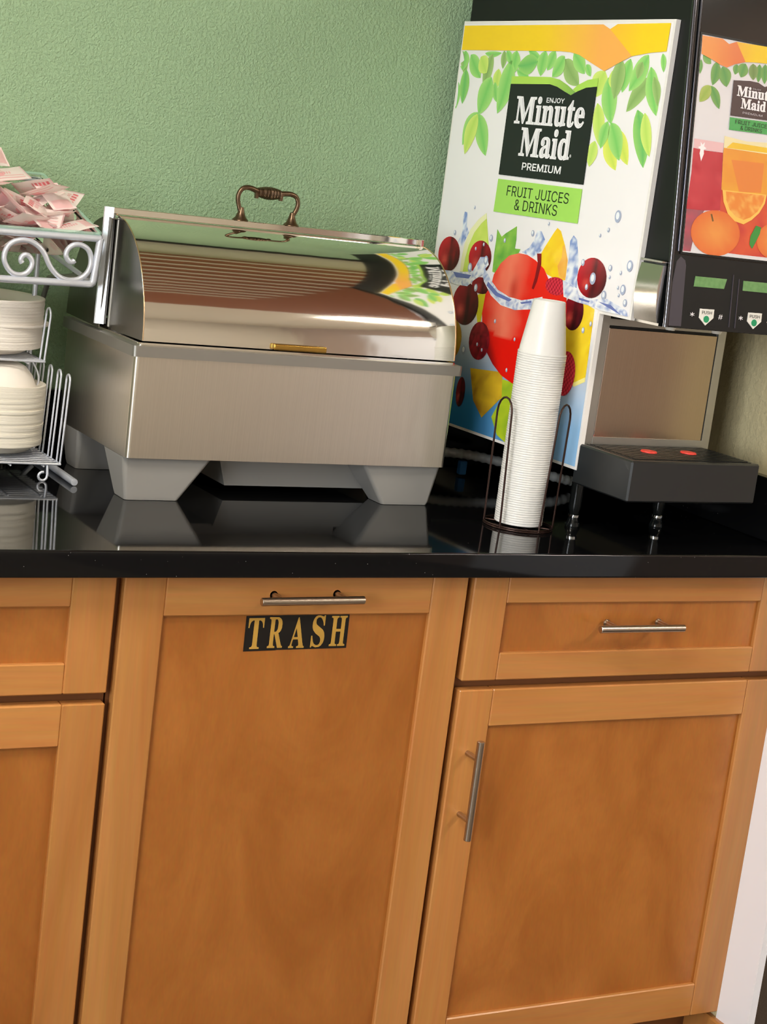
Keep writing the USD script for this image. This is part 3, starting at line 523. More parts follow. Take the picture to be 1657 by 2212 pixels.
def leaf(parent, r, plane, layer, clip, dz, dark=1.0):
    x0, y0, x1, y1, w = [v*1e-4 for v in r[:5]]; y0 -= dz; y1 -= dz; k = r[5]
    d = np.array([x1-x0, y1-y0]); ln = np.hypot(*d); d = d/ln; nrm = np.array([-d[1], d[0]]); bend = ((r[0]*7+r[1]) % 11-5)/5*.05*ln
    T = np.linspace(0, 1, 11); half = np.sin(PI*T**.85)**.8*w/2*1.2; half[0] = w*.04; half[-1] = 0
    mid = [np.array([x0, y0]) + d*t*ln + nrm*bend*math.sin(PI*t) for t in T]
    Lf, Rt = [m+nrm*h for m, h in zip(mid, half)], [m-nrm*h for m, h in zip(mid, half)]
    V = np.array([p for tri in zip(Lf, mid, Rt) for p in tri]); F = []
    for i in range(10):
        for j in (0, 1): a = 3*i+j; F += [(a, a+1, a+4), (a, a+4, a+3)]
    e, m = np.array(LC[k][0])*dark, np.array(LC[k][1])*dark; C = np.array([e, m, e]*11)
    if clip is not None:
        inside = shapely.contains_xy(clip, V[:, 0], V[:, 1]); F = [f for f in F if inside[list(f)].all()]
    if len(F) < 3: return
    keep, F = np.unique(np.array(F), return_inverse=True); V = V[keep]; C = C[keep]; F = F.reshape(-1, 3)
    obj('printed_leaf', trimesh.Trimesh(np.array([plane(a, b, .00022*(layer+1)) for a, b in V]), np.array(F), process=False), INK, parent, colors=C)
for i, r in enumerate(LEAF): leaf(sp, r, side, 1 + (i % 4)*.9, SHAPE, ZC)
ink(sp, 'printed_logo_arc', T4(SWO), lambda a, z: mixc(S(178, 222, 92), S(132, 180, 84), (.21-a)/.07), side, 5.5, .02)
ink(sp, 'printed_logo_arc', T4(SWO2), S(176, 222, 92), side, 5.5)
ink(sp, 'printed_logo_box', T4(BOX), S(27, 32, 33), side, 6.5)
ink(sp, 'printed_green_box', T4(GBX), S(166, 222, 98), side, 6.5)
def serif(parent, word, spec, plane_m, dz, inner=True, lift=.0):
    """serif lettering between two baseline ends; spec = (left, base, right, cap height) in 0.1 mm"""
    x0, y, x1, h = [v*1e-4 for v in spec]; y -= dz; pen = 0; shapes = []
    for c in word:
        p, adv = glyph(c, 1, 1, 4.5); shapes.append(affinity.translate(p, pen, 0)); pen += adv+1
    u = shapely.union_all(shapes); a, b, cc, d = u.bounds; sx, sy = (x1-x0)/(cc-a), h/138.0
    def to(g): return affinity.affine_transform(g, [sx, 0, 0, sy, x0-a*sx, y])
    for s in shapes:
        g = to(s); obj('printed_letter', cat_([plane_m(q, 7.5+lift) for q in getattr(g, 'geoms', [g])]), INK_WHITE, parent, False)
    if inner:
        inn = to(u.buffer(-8).difference(affinity.translate(u.buffer(-8), -5, 0)))
        obj('printed_letter_shading', cat_([plane_m(q, 8.2+lift) for q in getattr(inn, 'geoms', [inn]) if q.area > 1e-9]), INK_GREY, parent, False)
def side_m(poly, layer):
    v, f = trimesh.creation.triangulate_polygon(poly, engine='earcut'); return trimesh.Trimesh(np.c_[-np.full(len(v), .00022*(layer+1)), v[:, 0], v[:, 1]], f, process=False)
def sans(parent, name, word, spec, place, m, dz, bold=False, layer=7.5, condense=True):
    x0, y, x1, h = [v*1e-4 for v in spec]; y -= dz
    t = meshkit.text_mesh(word, 1.0, .001, bold); keep = t.vertices[:, 2] > .0005
    f = t.faces[keep[t.faces].all(1)]; v = t.vertices; a, b = v[:, 0].min(), v[:, 0].max()
    X = x0 + (v[:, 0]-a)/(b-a)*(x1-x0); Y = y + v[:, 1]*h
    return obj(name, trimesh.Trimesh(np.array([place(p, q, .00022*(layer+1)) for p, q in zip(X, Y)]), f, process=False), m, parent, False)
serif(sp, 'Minute', T_MIN, side_m, ZC); serif(sp, 'Maid', T_MAI, side_m, ZC)
sans(sp, 'printed_lettering', 'ENJOY', T_ENJ, side, INK_WHITE, ZC, True); sans(sp, 'printed_lettering', 'PREMIUM', T_PRE, side, INK_WHITE, ZC, True)
sans(sp, 'printed_lettering', 'FRUIT JUICES', T_FRU, side, INK_DKGREEN, ZC); sans(sp, 'printed_lettering', '& DRINKS', T_DRI, side, INK_DKGREEN, ZC)
sans(sp, 'printed_lettering', '\u00ae', (1275, 14795, 1232, 60), side, INK_WHITE, ZC)
def cherry(e, hi, lo, seed):
    cx, cz, rx, rz = [v*1e-4 for v in e]; cz -= ZC
    def f(a, z):
        x, y = (cx-a)/rx, (z-cz)/rz; t = .5*x - .25*y + .5 + .35*(nz(a, z, 160, seed)-.5)
        t += .5*math.exp(-((x-.15)/.16)**2)
        s = math.exp(-((x+.35)**2+(y+.35)**2)/.06)
        return mixc(mixc(hi, lo, t), S(236, 90, 80), s*.75)
    return f
DR, LO = S(196, 26, 42), S(74, 12, 22)
for q_ in (SPL1, SPL2, SPL3): ink(sp, 'printed_splash', T4(q_), lambda a, z: mixc(S(236, 242, 250), S(128, 152, 208), (nz(a, z, 190, 3)-.32)*2.4), side, 1.2, .006)
ink(sp, 'printed_lime', T4(LIME), lambda a, z: mixc(S(214, 232, 112), S(192, 220, 84), nz(a, z, 120)), side, 2, .01)
ink(sp, 'printed_lime_rind', T4(LIMR), S(240, 240, 190), side, 2.6)
ink(sp, 'printed_pineapple', T4(PINE), lambda a, z: mixc(S(254, 224, 40), S(246, 196, 40), nz(a, z, 90)), side, 2, .012)
ink(sp, 'printed_pineapple', T4(PINR), lambda a, z: mixc(S(238, 160, 60), S(250, 200, 90), nz(a, z, 220)), side, 2.5, .008)
ink(sp, 'printed_lemon', T4(LEMB), S(214, 206, 34), side, 1.6); ink(sp, 'printed_lemon', ell(LEM), lambda a, z: mixc(S(206, 160, 44), S(176, 130, 40), nz(a, z, 160)), side, 1.6, .01)
ink(sp, 'printed_lemon', T4(LEMR), lambda a, z: mixc(S(248, 222, 50), S(236, 196, 40), nz(a, z, 110)), side, 1.6, .012, SHAPE); ink(sp, 'printed_lemon_rind', T4(RIND), S(250, 240, 150), side, 2.2, None, SHAPE)
ink(sp, 'printed_pineapple', T4(CHU), lambda a, z: mixc(S(232, 192, 44), S(170, 120, 40), nz(a, z, 70)*1.3-.1+(1.045-ZC-z)*6), side, 2, .01)
ink(sp, 'printed_lime', T4(LIM2), lambda a, z: mixc(S(196, 218, 44), S(150, 188, 44), nz(a, z, 80)), side, 1.8, .012, SHAPE)
ink(sp, 'printed_mint', T4(MINT), lambda a, z: mixc(S(162, 212, 84), S(98, 168, 66), nz(a, z, 140)*1.2-.1), side, 2.4, .007)
for k, e in enumerate((CH1, CH2, CH3)): ink(sp, 'printed_cherry', ell(e), cherry(e, DR, LO, k), side, 3, .006)
for k, e in enumerate((CH7, CH5, CH4, CH6)): ink(sp, 'printed_cherry', ell(e), cherry(e, S(150, 20, 38), S(60, 10, 20), k+4), side, 2.8, .006)
def apple(a, z):
    zz, x = z+ZC, .38-a
    wl = 1.222-.03*math.exp(-((a-.24)/.08)**2)
    if zz > wl-.01:
        c = mixc(S(240, 44, 30), S(252, 138, 108), .9-.9*abs((a-.245)/.055) + .5*(nz(a, z, 60, 5)-.5))
        return mixc(c, S(196, 50, 36), math.exp(-(((a-.228)/.012)**2+((zz-1.262)/.022)**2))*.8)
    t = (a-.262)*13 + (1.165-zz)*9
    return mixc(S(242, 26, 16), mixc(S(140, 16, 24), S(108, 12, 26), nz(a, z, 90, 2)), t*3)
ink(sp, 'printed_apple', T4(APP), apple, side, 3.4, .006)
def berry(a, z): return mixc(S(236, 66, 84), S(150, 14, 36), .5-.55*math.sin(a*760+math.sin(z*300))*math.sin(z*760))
for e in (RS1, RS3): ink(sp, 'printed_raspberry', ell(e), berry, side, 4.2, .0016)
ink(sp, 'printed_raspberry', ell(RS2), lambda a, z: mixc(S(168, 26, 44), S(84, 10, 24), nz(a, z, 200, 8)*1.5-.2 + math.exp(-((a-.355)**2+(z+ZC-1.172)**2)/.0002)), side, 4.2, .004)
ink(sp, 'printed_stem', T4(STEM), S(138, 24, 30), side, 4.6)
def water(a, z): return mixc(S(244, 246, 250), S(150, 168, 214), (nz(a, z*2.2, 170, 9)-.42)*3)
ink(sp, 'printed_water', [T4(WAT1)], water, side, 5, .005, SHAPE); ink(sp, 'printed_water', [T4(WAT2)], water, side, 5, .005, SHAPE)
for q_ in (STR0, STR1, STR2, STR3, STR4): ink(sp, 'printed_ripple', T4(q_), S(110, 124, 186), side, 5.4)
for e in DROPS:
    d_ = ell(e, 1, ZC, 14); gl_ = affinity.translate(affinity.scale(d_, .55, .6), .0006, .0008)
    m1, c1 = flat([d_], S(168, 178, 204), side, 5.6); m2, c2 = flat([gl_], S(238, 242, 248), side, 6.2)
    obj('printed_droplet', trimesh.util.concatenate([m1, m2]), INK, sp, colors=np.vstack([c1, c2]))

# front door of the head and its print
fl = math.hypot(VF0-VF1, .43); fu = ((VF0-VF1)/fl, .43/fl); fnrm = (-fu[1], fu[0])     # up and outward in (v, z)
FZ0 = 1.256-ZC
def front(u, t, o): return (u, VF1 + fu[0]*t + fnrm[0]*o, FZ0 + fu[1]*t + fnrm[1]*o)
def fbox(u0, u1, t0, t1, o0, o1): return hull([front(u, t, o) for u in (u0, u1) for t in (t0, t1) for o in (o0, o1)])
TT = (ZTOP-FZ0)/fu[1]
obj('door', [fbox(.006, WD+.003, .0, TT, -.0045, -.001)], BLACK_GLOSS, jd, False)
obj('edge_trim', [tube([front(.005, t, -.002) for t in np.linspace(0, TT, 12)], .0042, n=10), tube([front(.0155, t, 0) for t in np.linspace(.11, TT, 12)], .0022, n=8)], TRIM, jd, 60, label='glossy black rounded edge of the door')
obj('side_accent', prism(Polygon([(VA-.013 - .055*s, ZH-.003 + .094*t + 0*s) for t, s in ((0, 0), (0, 1.0), (1, .93), (1, 0))]), .0, .0085, 'yz'), BLACK_GLOSS, jd, False)
ac = []
for i in range(9):
    t = i/8; bulge = .0095*math.sin(PI*(.15+.75*(1-t)))
    for v in (VA-.0145, VA-.0675+.003*t): ac.append((-.0005-bulge, v, ZH+.001 + .083*t))
vv = np.array(ac).reshape(9, 2, 3); F_ = [(2*i+a, 2*i+b, 2*i+c) for i in range(8) for a, b, c in ((0, 1, 3), (0, 3, 2))]
bk = vv.copy(); bk[..., 0] = .004
V2 = np.vstack([vv.reshape(-1, 3), bk.reshape(-1, 3)]); nn_ = 18
F2 = F_ + [(c+nn_, b+nn_, a+nn_) for a, b, c in F_] + [q for i in range(8) for q in ((2*i, 2*i+2, 2*i+2+nn_), (2*i, 2*i+2+nn_, 2*i+nn_), (2*i+1, 2*i+1+nn_, 2*i+3+nn_), (2*i+1, 2*i+3+nn_, 2*i+3))] + [(0, nn_, nn_+1), (0, nn_+1, 1), (16, 17, 17+nn_), (16, 17+nn_, 16+nn_)]
obj('accent_plate', [trimesh.Trimesh(V2, np.array(F2), process=False), bx(-.008, .004, VA-.0655, VA-.0145, ZH+.087, ZH+.0905, .0008)], ACCENT, jd, 40, label='bulged stainless accent plate on the head side')
dg = UsdGeom.Xform.Define(stage, path_of(jd) + '/door_graphic').GetPrim(); tag(dg, 'printed front panel with glasses of juice and oranges')
DU0, DU1, DT0, DT1 = .0214, .2450, .1095, .4175
DCL = sbox(DU0, DT0, DU1, DT1); FW = lambda pts: T4(pts, 0)
obj('frame', [fbox(DU0-.003, DU0, DT0-.003, DT1+.003, -.001, .0012), fbox(DU1, DU1+.003, DT0-.003, DT1+.003, -.001, .0012), fbox(DU0, DU1, DT0-.003, DT0, -.001, .0012), fbox(DU0, DU1, DT1, DT1+.003, -.001, .0012)], BLACK, dg, False)
ink(dg, 'printed_background', DCL, S(226, 224, 228), front, 0)
for i, r in enumerate(FLEAF): leaf(dg, r, front, 1+(i % 3), DCL, 0, .62)
ink(dg, 'printed_banner', FW(FB1), lambda a, z: mixc(S(236, 150, 72), S(226, 122, 70), (a-.04)/.05), front, 5, .02, DCL)
ink(dg, 'printed_banner', FW(FB2), lambda a, z: mixc(S(236, 160, 66), S(242, 204, 36), (a-.07)/.05), front, 5, .02, DCL)
ink(dg, 'printed_logo_box', FW(FBX), S(74, 60, 62), front, 5, None, DCL); ink(dg, 'printed_green_box', FW(FGB), S(78, 168, 92), front, 5, None, DCL)
def front_m(poly, layer):
    v, f = trimesh.creation.triangulate_polygon(poly, engine='earcut'); return trimesh.Trimesh(np.array([front(a, b, .00022*(layer+1)) for a, b in v]), f, process=False)
serif(dg, 'Minute', F_MIN, front_m, 0, False); serif(dg, 'Maid', F_MAI, front_m, 0, False)
sans(dg, 'printed_lettering', 'ENJOY', F_ENJ, front, INK_GREY, 0, False); sans(dg, 'printed_lettering', 'PREMIUM', F_PRE, front, INK_GREY, 0, False)
sans(dg, 'printed_lettering', 'FRUIT JUICES', F_FRU, front, INK_DKGREEN, 0); sans(dg, 'printed_lettering', '& DRINKS', F_DRI, front, INK_DKGREEN, 0)
ink(dg, 'printed_orange_glow', FW(OBG), lambda a, z: mixc(S(226, 100, 62), S(196, 60, 60), nz(a, z, 60)), front, 1, .012, DCL)
ink(dg, 'printed_fruit', FW(RF), lambda a, z: mixc(S(196, 84, 100), S(120, 90, 96), nz(a, z, 80)), front, 1.2, .01, DCL)
ink(dg, 'printed_red_juice', FW(RJ), lambda a, z: mixc(S(206, 70, 80), S(184, 46, 60), nz(a, z, 60)), front, 2, .012, DCL)
ink(dg, 'printed_glass_rim', FW(RJR), S(232, 190, 194), front, 2.3, None, DCL)
ink(dg, 'printed_orange_juice', FW(OJ), lambda a, z: mixc(S(236, 170, 62), S(230, 146, 62), nz(a, z, 40)), front, 3, .014, DCL); ink(dg, 'printed_orange_juice', FW(OJD), S(229, 136, 66), front, 3.4, None, DCL)
ink(dg, 'printed_glass_rim', FW(OJR), S(238, 226, 178), front, 3.2, None, DCL); ink(dg, 'printed_juice_top', FW(OJY), S(238, 196, 60), front, 3.6, None, DCL)
def orange(e):
    cx, cz, rx, rz = [v*1e-4 for v in e]
    return lambda a, z: mixc(S(234, 152, 76), S(224, 112, 58), math.hypot((a-cx)/rx, (z-cz)/rz)*1.1-.15+.25*(nz(a, z, 190)-.5))
ink(dg, 'printed_orange', ell(OR1, 1, 0), orange(OR1), front, 4, .008, DCL); ink(dg, 'printed_orange', ell(OR2, 1, 0), orange(OR2), front, 3.8, .008, DCL)
ink(dg, 'printed_slice_rind', FW(SLR), S(250, 196, 96), front, 4.4, None, DCL)
ink(dg, 'printed_slice', FW(SLF), lambda a, z: mixc(S(232, 140, 62), S(244, 184, 96), max(0, nz(a, z, 260)-.45)*2), front, 4.8, .005, DCL)
ink(dg, 'printed_leaf', FW(OLF), S(62, 146, 66), front, 4.8, None, DCL); ink(dg, 'printed_stem', FW(OST), S(120, 90, 50), front, 5)
e = SPK; cx, cz, rx, rz = [v*1e-4 for v in e]
ink(dg, 'printed_sparkle', [[(cx + (rx if i % 2 == 0 else rx*.45)*math.cos(i*PI/6), cz + (rz*(2.0 if i == 9 else 1) if i % 2 == 0 or i == 9 else rz*.45)*math.sin(i*PI/6)) for i in range(12)]], S(246, 240, 242), front, 3.2, None, DCL)
cp = UsdGeom.Xform.Define(stage, path_of(jd) + '/control_panel').GetPrim()
obj('backing', fbox(.0075, WD+.001, .0005, .1045, -.001, .0002), BLACK, cp, False)
obj('side_strip', cat_([front_m(Polygon(FW(GST)), 2)]), GREYSTRIP, cp, False)
def pill(pts, o0, o1):
    P = Polygon(FW(pts)).buffer(0); v = np.array(P.exterior.coords[:-1]); return hull([front(a, b, o) for a, b in v for o in (o0, o1)])
for pts in (LCD1, LCD2): obj('display', pill(pts, 0, .0012), LCD, cp, False, label='green display window')
for pen, dot, tx, k in ((PEN1, DOT1, PTX1, 0), (PEN2, DOT2, PTX2, 1)):
    obj('push_button', pill(pen, 0, .0013), WHITE_PL, cp, False, label='white pentagon label reading PUSH')
    obj('button_dot', cat_([front_m(ell(dot, 1, 0), 7)]), INK_GREEN, cp, False)
    sans(cp, 'button_lettering', 'PUSH', (tx[0]-tx[2]*.95, tx[1]-tx[3]*.8, tx[0]+tx[2]*.95, tx[3]*1.7), front, INK_BLACK, 0, False, 7)
for spec, ch in ((AST1, '*'), (AST2, '*'), (HSH1, '#'), (HSH2, '#')):
    x, y, rx, ry = spec; k = 1.5 if ch == '*' else 1
    sans(cp, 'printed_symbol', ch, (x-rx, y-ry*(1.9 if ch == '*' else 1), x+rx, ry*2*k), front, INK_WHITE, 0, False, 5)
for d in (DIV, DIV2):
    (a, b), (c, e_) = FW(d); obj('divider', fbox(a-.0006, a+.0006, e_, b, 0, .0012), GREYSTRIP, cp, False)
# recessed steel splash panel, tray, nozzles, legs
ss = UsdGeom.Xform.Define(stage, path_of(jd) + '/splash_panel').GetPrim()
z0, z1 = 1.0526-ZC, ZH-.004
obj('steel_frame', [bx(.0088, .024, -.002, .004, z0, z1), bx(WD-.016, WD, -.002, .004, z0-.006, z1-.006), bx(.024, WD-.016, -.002, .004, z1-.016, z1-.006), bx(.024, WD-.016, -.003, .004, z0, z0+.012)], STEEL_RIM, ss, False)
obj('steel_sheet', bx(.025, WD-.018, -.0014, .004, z0+.012, z1-.021), SPLASH_STEEL, ss, False); obj('bright_edge', bx(.0243, .0256, -.0022, .0, z0+.012, z1-.02), CHROME, ss, False)
tr = UsdGeom.Xform.Define(stage, path_of(jd) + '/drip_tray').GetPrim()
ZT1, ZT0 = 1.0526-ZC, .9899-ZC
obj('tray_body', bx(.001, .2556, -.1327, .006, ZT0, ZT1, .0025), CHARCOAL, tr, False)
obj('tray_grille', [bx(.012, .246, -.122, -.004, ZT1-.002, ZT1+.0006)] + [bx(.016, .242, -.118+i*.0095, -.118+i*.0095+.006, ZT1, ZT1+.0016) for i in range(12)], BLACK, tr, False)
for u in (.0885, .168): obj('cup_marker', move(lathe([(0, .0022), (.012, .0022), (.0128, .0012), (.0128, 0), (0, 0)], 28), (u, -.062, ZT1+.0014)), RED, tr, 40, label='round red cup position marker')
for u in (.08, .172): obj('nozzle', move(lathe([(0, 0), (.007, 0), (.0095, .006), (.0105, .008), (.0105, .018), (0, .018)], 20), (u, -.077, ZH-.0135)), WHITE_PL, jd, 40, label='small white juice nozzle')
for u, v in ((.035, .03), (WD-.055, .03), (.035, VB-.025), (WD-.055, VB-.025)):
    obj('leg', move(lathe([(0, 0), (.0115, 0), (.012, .003), (.0095, .009), (.0075, .015), (.0075, .02), (.0105, .034), (.0105, ZB+.001), (0, ZB+.001)], 20), (u, v, 0)), BLACK_GLOSS, jd, 40); obj('leg_ring', move(lathe([(.0074, .0145), (.0092, .0155), (.0092, .0195), (.0074, .0205)], 20), (u, v, 0)), CHROME, jd, 40)

# ------------------------------------------------------------------ cups in their wire holder
CX, CY, PITCHC, NCUP = .688, .148, .0036, 74
ch = thing('cup_holder', 'dark wire cup holder with three tall loops around the cup stack', 'cup holder', (CX, CY, ZC))
RR = .0535
obj('base_ring', [tube([(RR*math.cos(a), RR*math.sin(a), z) for a in np.linspace(0, 2*PI, 48, endpoint=False)], .0013, True) for z in (.0014, .0042)] , DARKWIRE, ch, 60)
obj('base_bar', [tube([(RR*math.cos(a), RR*math.sin(a), .0028), (-RR*math.cos(a), -RR*math.sin(a), .0028)], .0013) for a in (.3, .3+PI/3, .3+2*PI/3)], DARKWIRE, ch, 60)
for c in (181, 301, 61):
    a0, a1 = math.radians(c-26), math.radians(c+26); ex = .0015
    P = [(RR*math.cos(a0), RR*math.sin(a0), .001)]
    lo = np.array([RR*math.cos(a0), RR*math.sin(a0)])*1.0; hi = np.array([RR*math.cos(a1), RR*math.sin(a1)])
    m_, w_ = (lo+hi)/2*1.10, (hi-lo)/2
    for t in np.linspace(0, 1, 9): P.append((*(m_ - w_*math.cos(PI*t)*.86), .176 + .024*math.sin(PI*t)))
    P.append((*hi, .001))
    obj('loop', tube(P, .0016, n=8), DARKWIRE, ch, 60)
cup = thing('cup', 'bottom cup of the tall stack of white plastic cups, mouth down on the holder ring', 'cup', (CX, CY, ZC+.0062), group='white plastic cups in the wire holder')
r0, r1, hc = .0362, .0245, .0825
obj('cup_body', lathe([(r0, 0), (r0-.0006, .009), (r1, hc-.001), (r1-.001, hc), (r1-.002, hc-.001), (r1-.003, hc-.0022), (0, hc-.0022)], 56), CUPMAT, cup, 35)
obj('rolled_rim', lathe([(r0+.0006+.0009*math.cos(t), .0016+.00185*math.sin(t)) for t in np.linspace(0, 2*PI, 10, endpoint=False)], 56, True), CUPMAT, cup, 60)
for i in range(1, NCUP):
    lab = 'topmost white plastic cup, its whole upside-down body showing above the stack' if i == NCUP-1 else 'white plastic cup nested mouth down within the tall stack, only its rim showing'
    copy_of(cup, (CX + random.uniform(-.00012, .00012), CY + random.uniform(-.00012, .00012), ZC+.0062+i*PITCHC), (0, 0, (i*37) % 360), lab)

# ------------------------------------------------------------------ hose behind the dispenser
h = thing('drain_hose', 'grey ribbed drain hose lying behind the cup stack under the dispenser', 'hose', (0, 0, 0))
hp = smooth_path([(.62, .575, ZC+.02), (.70, .545, ZC+.035), (.77, .52, ZC+.043), (.83, .496, ZC+.04), (.90, .45, ZC+.03), (.98, .44, ZC+.015)], 30)
obj('tube', tube(hp, [.0085+.0007*math.cos(i*1.25) for i in range(len(hp))], n=10), HOSE, h, 60)
obj('clip', rbx(.800, .814, .524, .536, ZC+.003, ZC+.028, .002), BLUE, h, 30, label='small blue clip')

# ------------------------------------------------------------------ wire rack with three tiers
wr = thing('wire_rack', 'silver three-tier wire rack with scrollwork at the left edge', 'rack', (0, 0, 0))
RXL = -.40
for x in (.040, RXL-.015): obj('base_rail', tube([(x, .357, ZC+.0055), (x, .358, ZC+.0055), (x, .598, ZC+.0055)], [.0050, .0055, .0055], n=14), WIRE, wr, 40)
for x in (.014, RXL+.01): obj('post', tube(fillet([(x+(.02 if x > 0 else -.02), .55, ZC+.009), (x, .55, ZC+.03), (x, .55, 1.27)], .02), .0040, n=10), WIRE, wr, 60)
for x, s in ((.034, 1), (RXL-.01, -1)): obj('brace', tube([(x-s*.016, .552, 1.12), (x+s*.004, .56, 1.20), (x+s*.012, .40, 1.222)], .0042, n=8), STEEL_RIM, wr, 60)
def wire_basket(name, x0, x1, y0, y1, z, zl, loops, pitch=.028, r=.00165):
    b = UsdGeom.Xform.Define(stage, path_of(wr) + '/' + numbered(path_of(wr), name)).GetPrim()
    obj('basket_rim', tube([(x0, y0, z), (x1, y0, z), (x1, y1, z), (x0, y1, z)], r*1.15, True, 8), WIRE, b, 60)
    for i in range(int((y1-y0)/.0135)): y = y0+.0135*(i+.7); obj('floor_wire', tube([(x0, y, z-.001), (x1, y, z-.001)], r*.85, n=6), WIRE, b, 60)
    for i in range(int((x1-x0)/.05)): x = x1-.025-.05*i; obj('cross_wire', tube([(x, y0, z-.0038), (x, y1, z-.0038)], r*.9, n=6), WIRE, b, 60)
    for xx in (x1, x0):
        for (ya, yb) in loops:
            w2 = (yb-ya)/2; ym = (ya+yb)/2; t_ = xx + (.004 if xx == x1 else -.004)
            P = [(xx, ya, z)] + [(t_, ym - w2*math.cos(PI*k/8), zl-w2+w2*math.sin(PI*k/8)) for k in range(9)] + [(xx, yb, z)]
            obj('side_loop', tube(P, r, n=8), WIRE, b, 60)
    return b
wire_basket('lower_basket', RXL, .0251, .385, .588, .9405, 1.074, [(.387, .404), (.431, .448), (.476, .493), (.52, .537), (.562, .579)])
wire_basket('middle_basket', RXL, .004, .437, .625, 1.085, 1.164, [(.44, .462), (.53, .552), (.60, .622)])
for x, s in ((.006, 1), (RXL+.02, -1)):
    P = [(x, .387, .939), (x+.001, .386, .925)] + [(x-s*.006+s*.0065*math.cos(t), .386, .9215+.0065*math.sin(t)) for t in np.linspace(0, -PI*1.55, 12)]
    obj('hook_foot', tube(P, .0021, n=8), WIRE, wr, 60)
for x in (-.02, -.045): obj('hanger', tube([(x, .58, .94), (x, .58, 1.085)], .0019, n=6), WIRE, wr, 60)
obj('hanger', tube(fillet([(.0, .5, 1.082), (.016, .49, 1.055), (.0, .488, .99), (.012, .488, .945)], .02), .0017, n=6), WIRE, wr, 60)
tf = UsdGeom.Xform.Define(stage, path_of(wr) + '/scroll_frame').GetPrim()
cxm = (.0515+RXL-.02)/2
FRAME = [(.0515, 1.2755), (.0480, 1.2110), (RXL-.018, 1.203), (RXL-.02, 1.263)]
def slope(x, z): return z
fr = [(x, .385, z) for x, z in ((.0545, 1.2775), (.0495, 1.2105), (2*cxm-.0495, 1.2005), (2*cxm-.0545, 1.2675))]
obj('frame_bar', tube(fillet(fr + [fr[0]], .006, 4), .0054, n=10), WIRE, tf, 60)
for s in (1, -1):
    px = .0545 if s > 0 else 2*cxm-.0545; pz = 1.2775 if s > 0 else 1.2675
    obj('side_arm', tube([(px, .385, pz), (px-s*.028, .60, pz+.068)], .004, n=8), WIRE, tf, 60)
    obj('side_arm', tube([(px-s*.004, .385, pz-.066), (px-s*.035, .56, pz-.03)], .004, n=8), WIRE, tf, 60)
obj('rear_bar', tube([(.0545-.028, .60, 1.2775+.068), (2*cxm-.0545+.028, .60, 1.2675+.068)], .004, n=8), WIRE, tf, 60)
SC = [(-580, 12327), (-604, 12373), (-583, 12422), (-531, 12446), (-470, 12413), (-434, 12340), (-455, 12251), (-518, 12179), (-614, 12151), (-713, 12172), (-798, 12251), (-845, 12352), (-836, 12476), (-777, 12577), (-684, 12633), (-559, 12654), (-439, 12627), (-335, 12560), (-257, 12470), (-198, 12360), (-107, 12242), (0, 12164), (143, 12136), (282, 12167), (386, 12254), (435, 12376), (429, 12492), (373, 12604), (277, 12654), (176, 12654), (90, 12598), (53, 12517), (75, 12442), (139, 12399), (187, 12427)]
for k, f in enumerate((lambda x, z: (x, z), lambda x, z: (2*cxm-x, z-.006), lambda x, z: (x-.15, z-.006))):
    obj('scroll', tube(smooth_path([(f(a*1e-4, b*1e-4)[0], .385, f(a*1e-4, b*1e-4)[1]) for a, b in SC], 4), .0040, n=10), WIRE, tf, 60)

# ------------------------------------------------------------------ tray of sweetener packets
TR0 = np.array([.0545, .383, 1.2845]); TR1 = np.array([2*cxm-.0545, .383, 1.2745]); TR2 = np.array([2*cxm-.029, .60, 1.348]); TR3 = np.array([.0265, .60, 1.354])
dn = np.cross(TR1-TR0, TR3-TR0); dn /= np.linalg.norm(dn); dn = dn if dn[2] < 0 else -dn
cen = (TR0+TR1+TR2+TR3)/4; dnv = np.array([0, .05, -1.0])
def inset(k, depth): return [p + (cen-p)*np.array([k*.35, k, k]) + dnv*depth for p in (TR0, TR1, TR2, TR3)]
at = thing('packet_tray', 'clear acrylic tray with greenish rim on top of the wire rack', 'tray', (0, 0, 0))
def loop_pts(Q, r=.016, k=4):
    out = []
    for i in range(4):
        b = Q[i]; a = Q[i-1]; c = Q[(i+1) % 4]; s = b+(a-b)/np.linalg.norm(a-b)*r; e = b+(c-b)/np.linalg.norm(c-b)*r
        for t in np.linspace(0, 1, k): out.append((1-t)**2*s+2*t*(1-t)*b+t*t*e)
    return out
rings = [loop_pts(inset(0, .0), .004), loop_pts(inset(.04, .002), .008), loop_pts(inset(.30, .040), .016), loop_pts(inset(.36, .050), .018), loop_pts(inset(.42, .053), .018)]
V = np.vstack(rings); F = []; n = 16
for i in range(4):
    for k in range(n): a, b = i*n+k, i*n+(k+1) % n; F += [(a, b, b+n), (a, b+n, a+n)]
V = np.vstack([V, V[-n:].mean(0)]); F += [(4*n+k, 4*n+(k+1) % n, 5*n) for k in range(n)]
obj('bowl', trimesh.Trimesh(V, np.array(F), process=False), ACRYL, at, 40)
obj('lip', tube(loop_pts(inset(0, 0), .004), .0024, True, 8), ACRYL_EDGE, at, 60, label='pale green edge of the tray')
obj('rim_flange', tube(loop_pts(inset(.05, .004), .008), [.0018]*16, True, 6), ACRYL, at, 60)
PK = [S(255, 247, 244), S(253, 200, 204), S(236, 128, 136), S(254, 234, 234)]
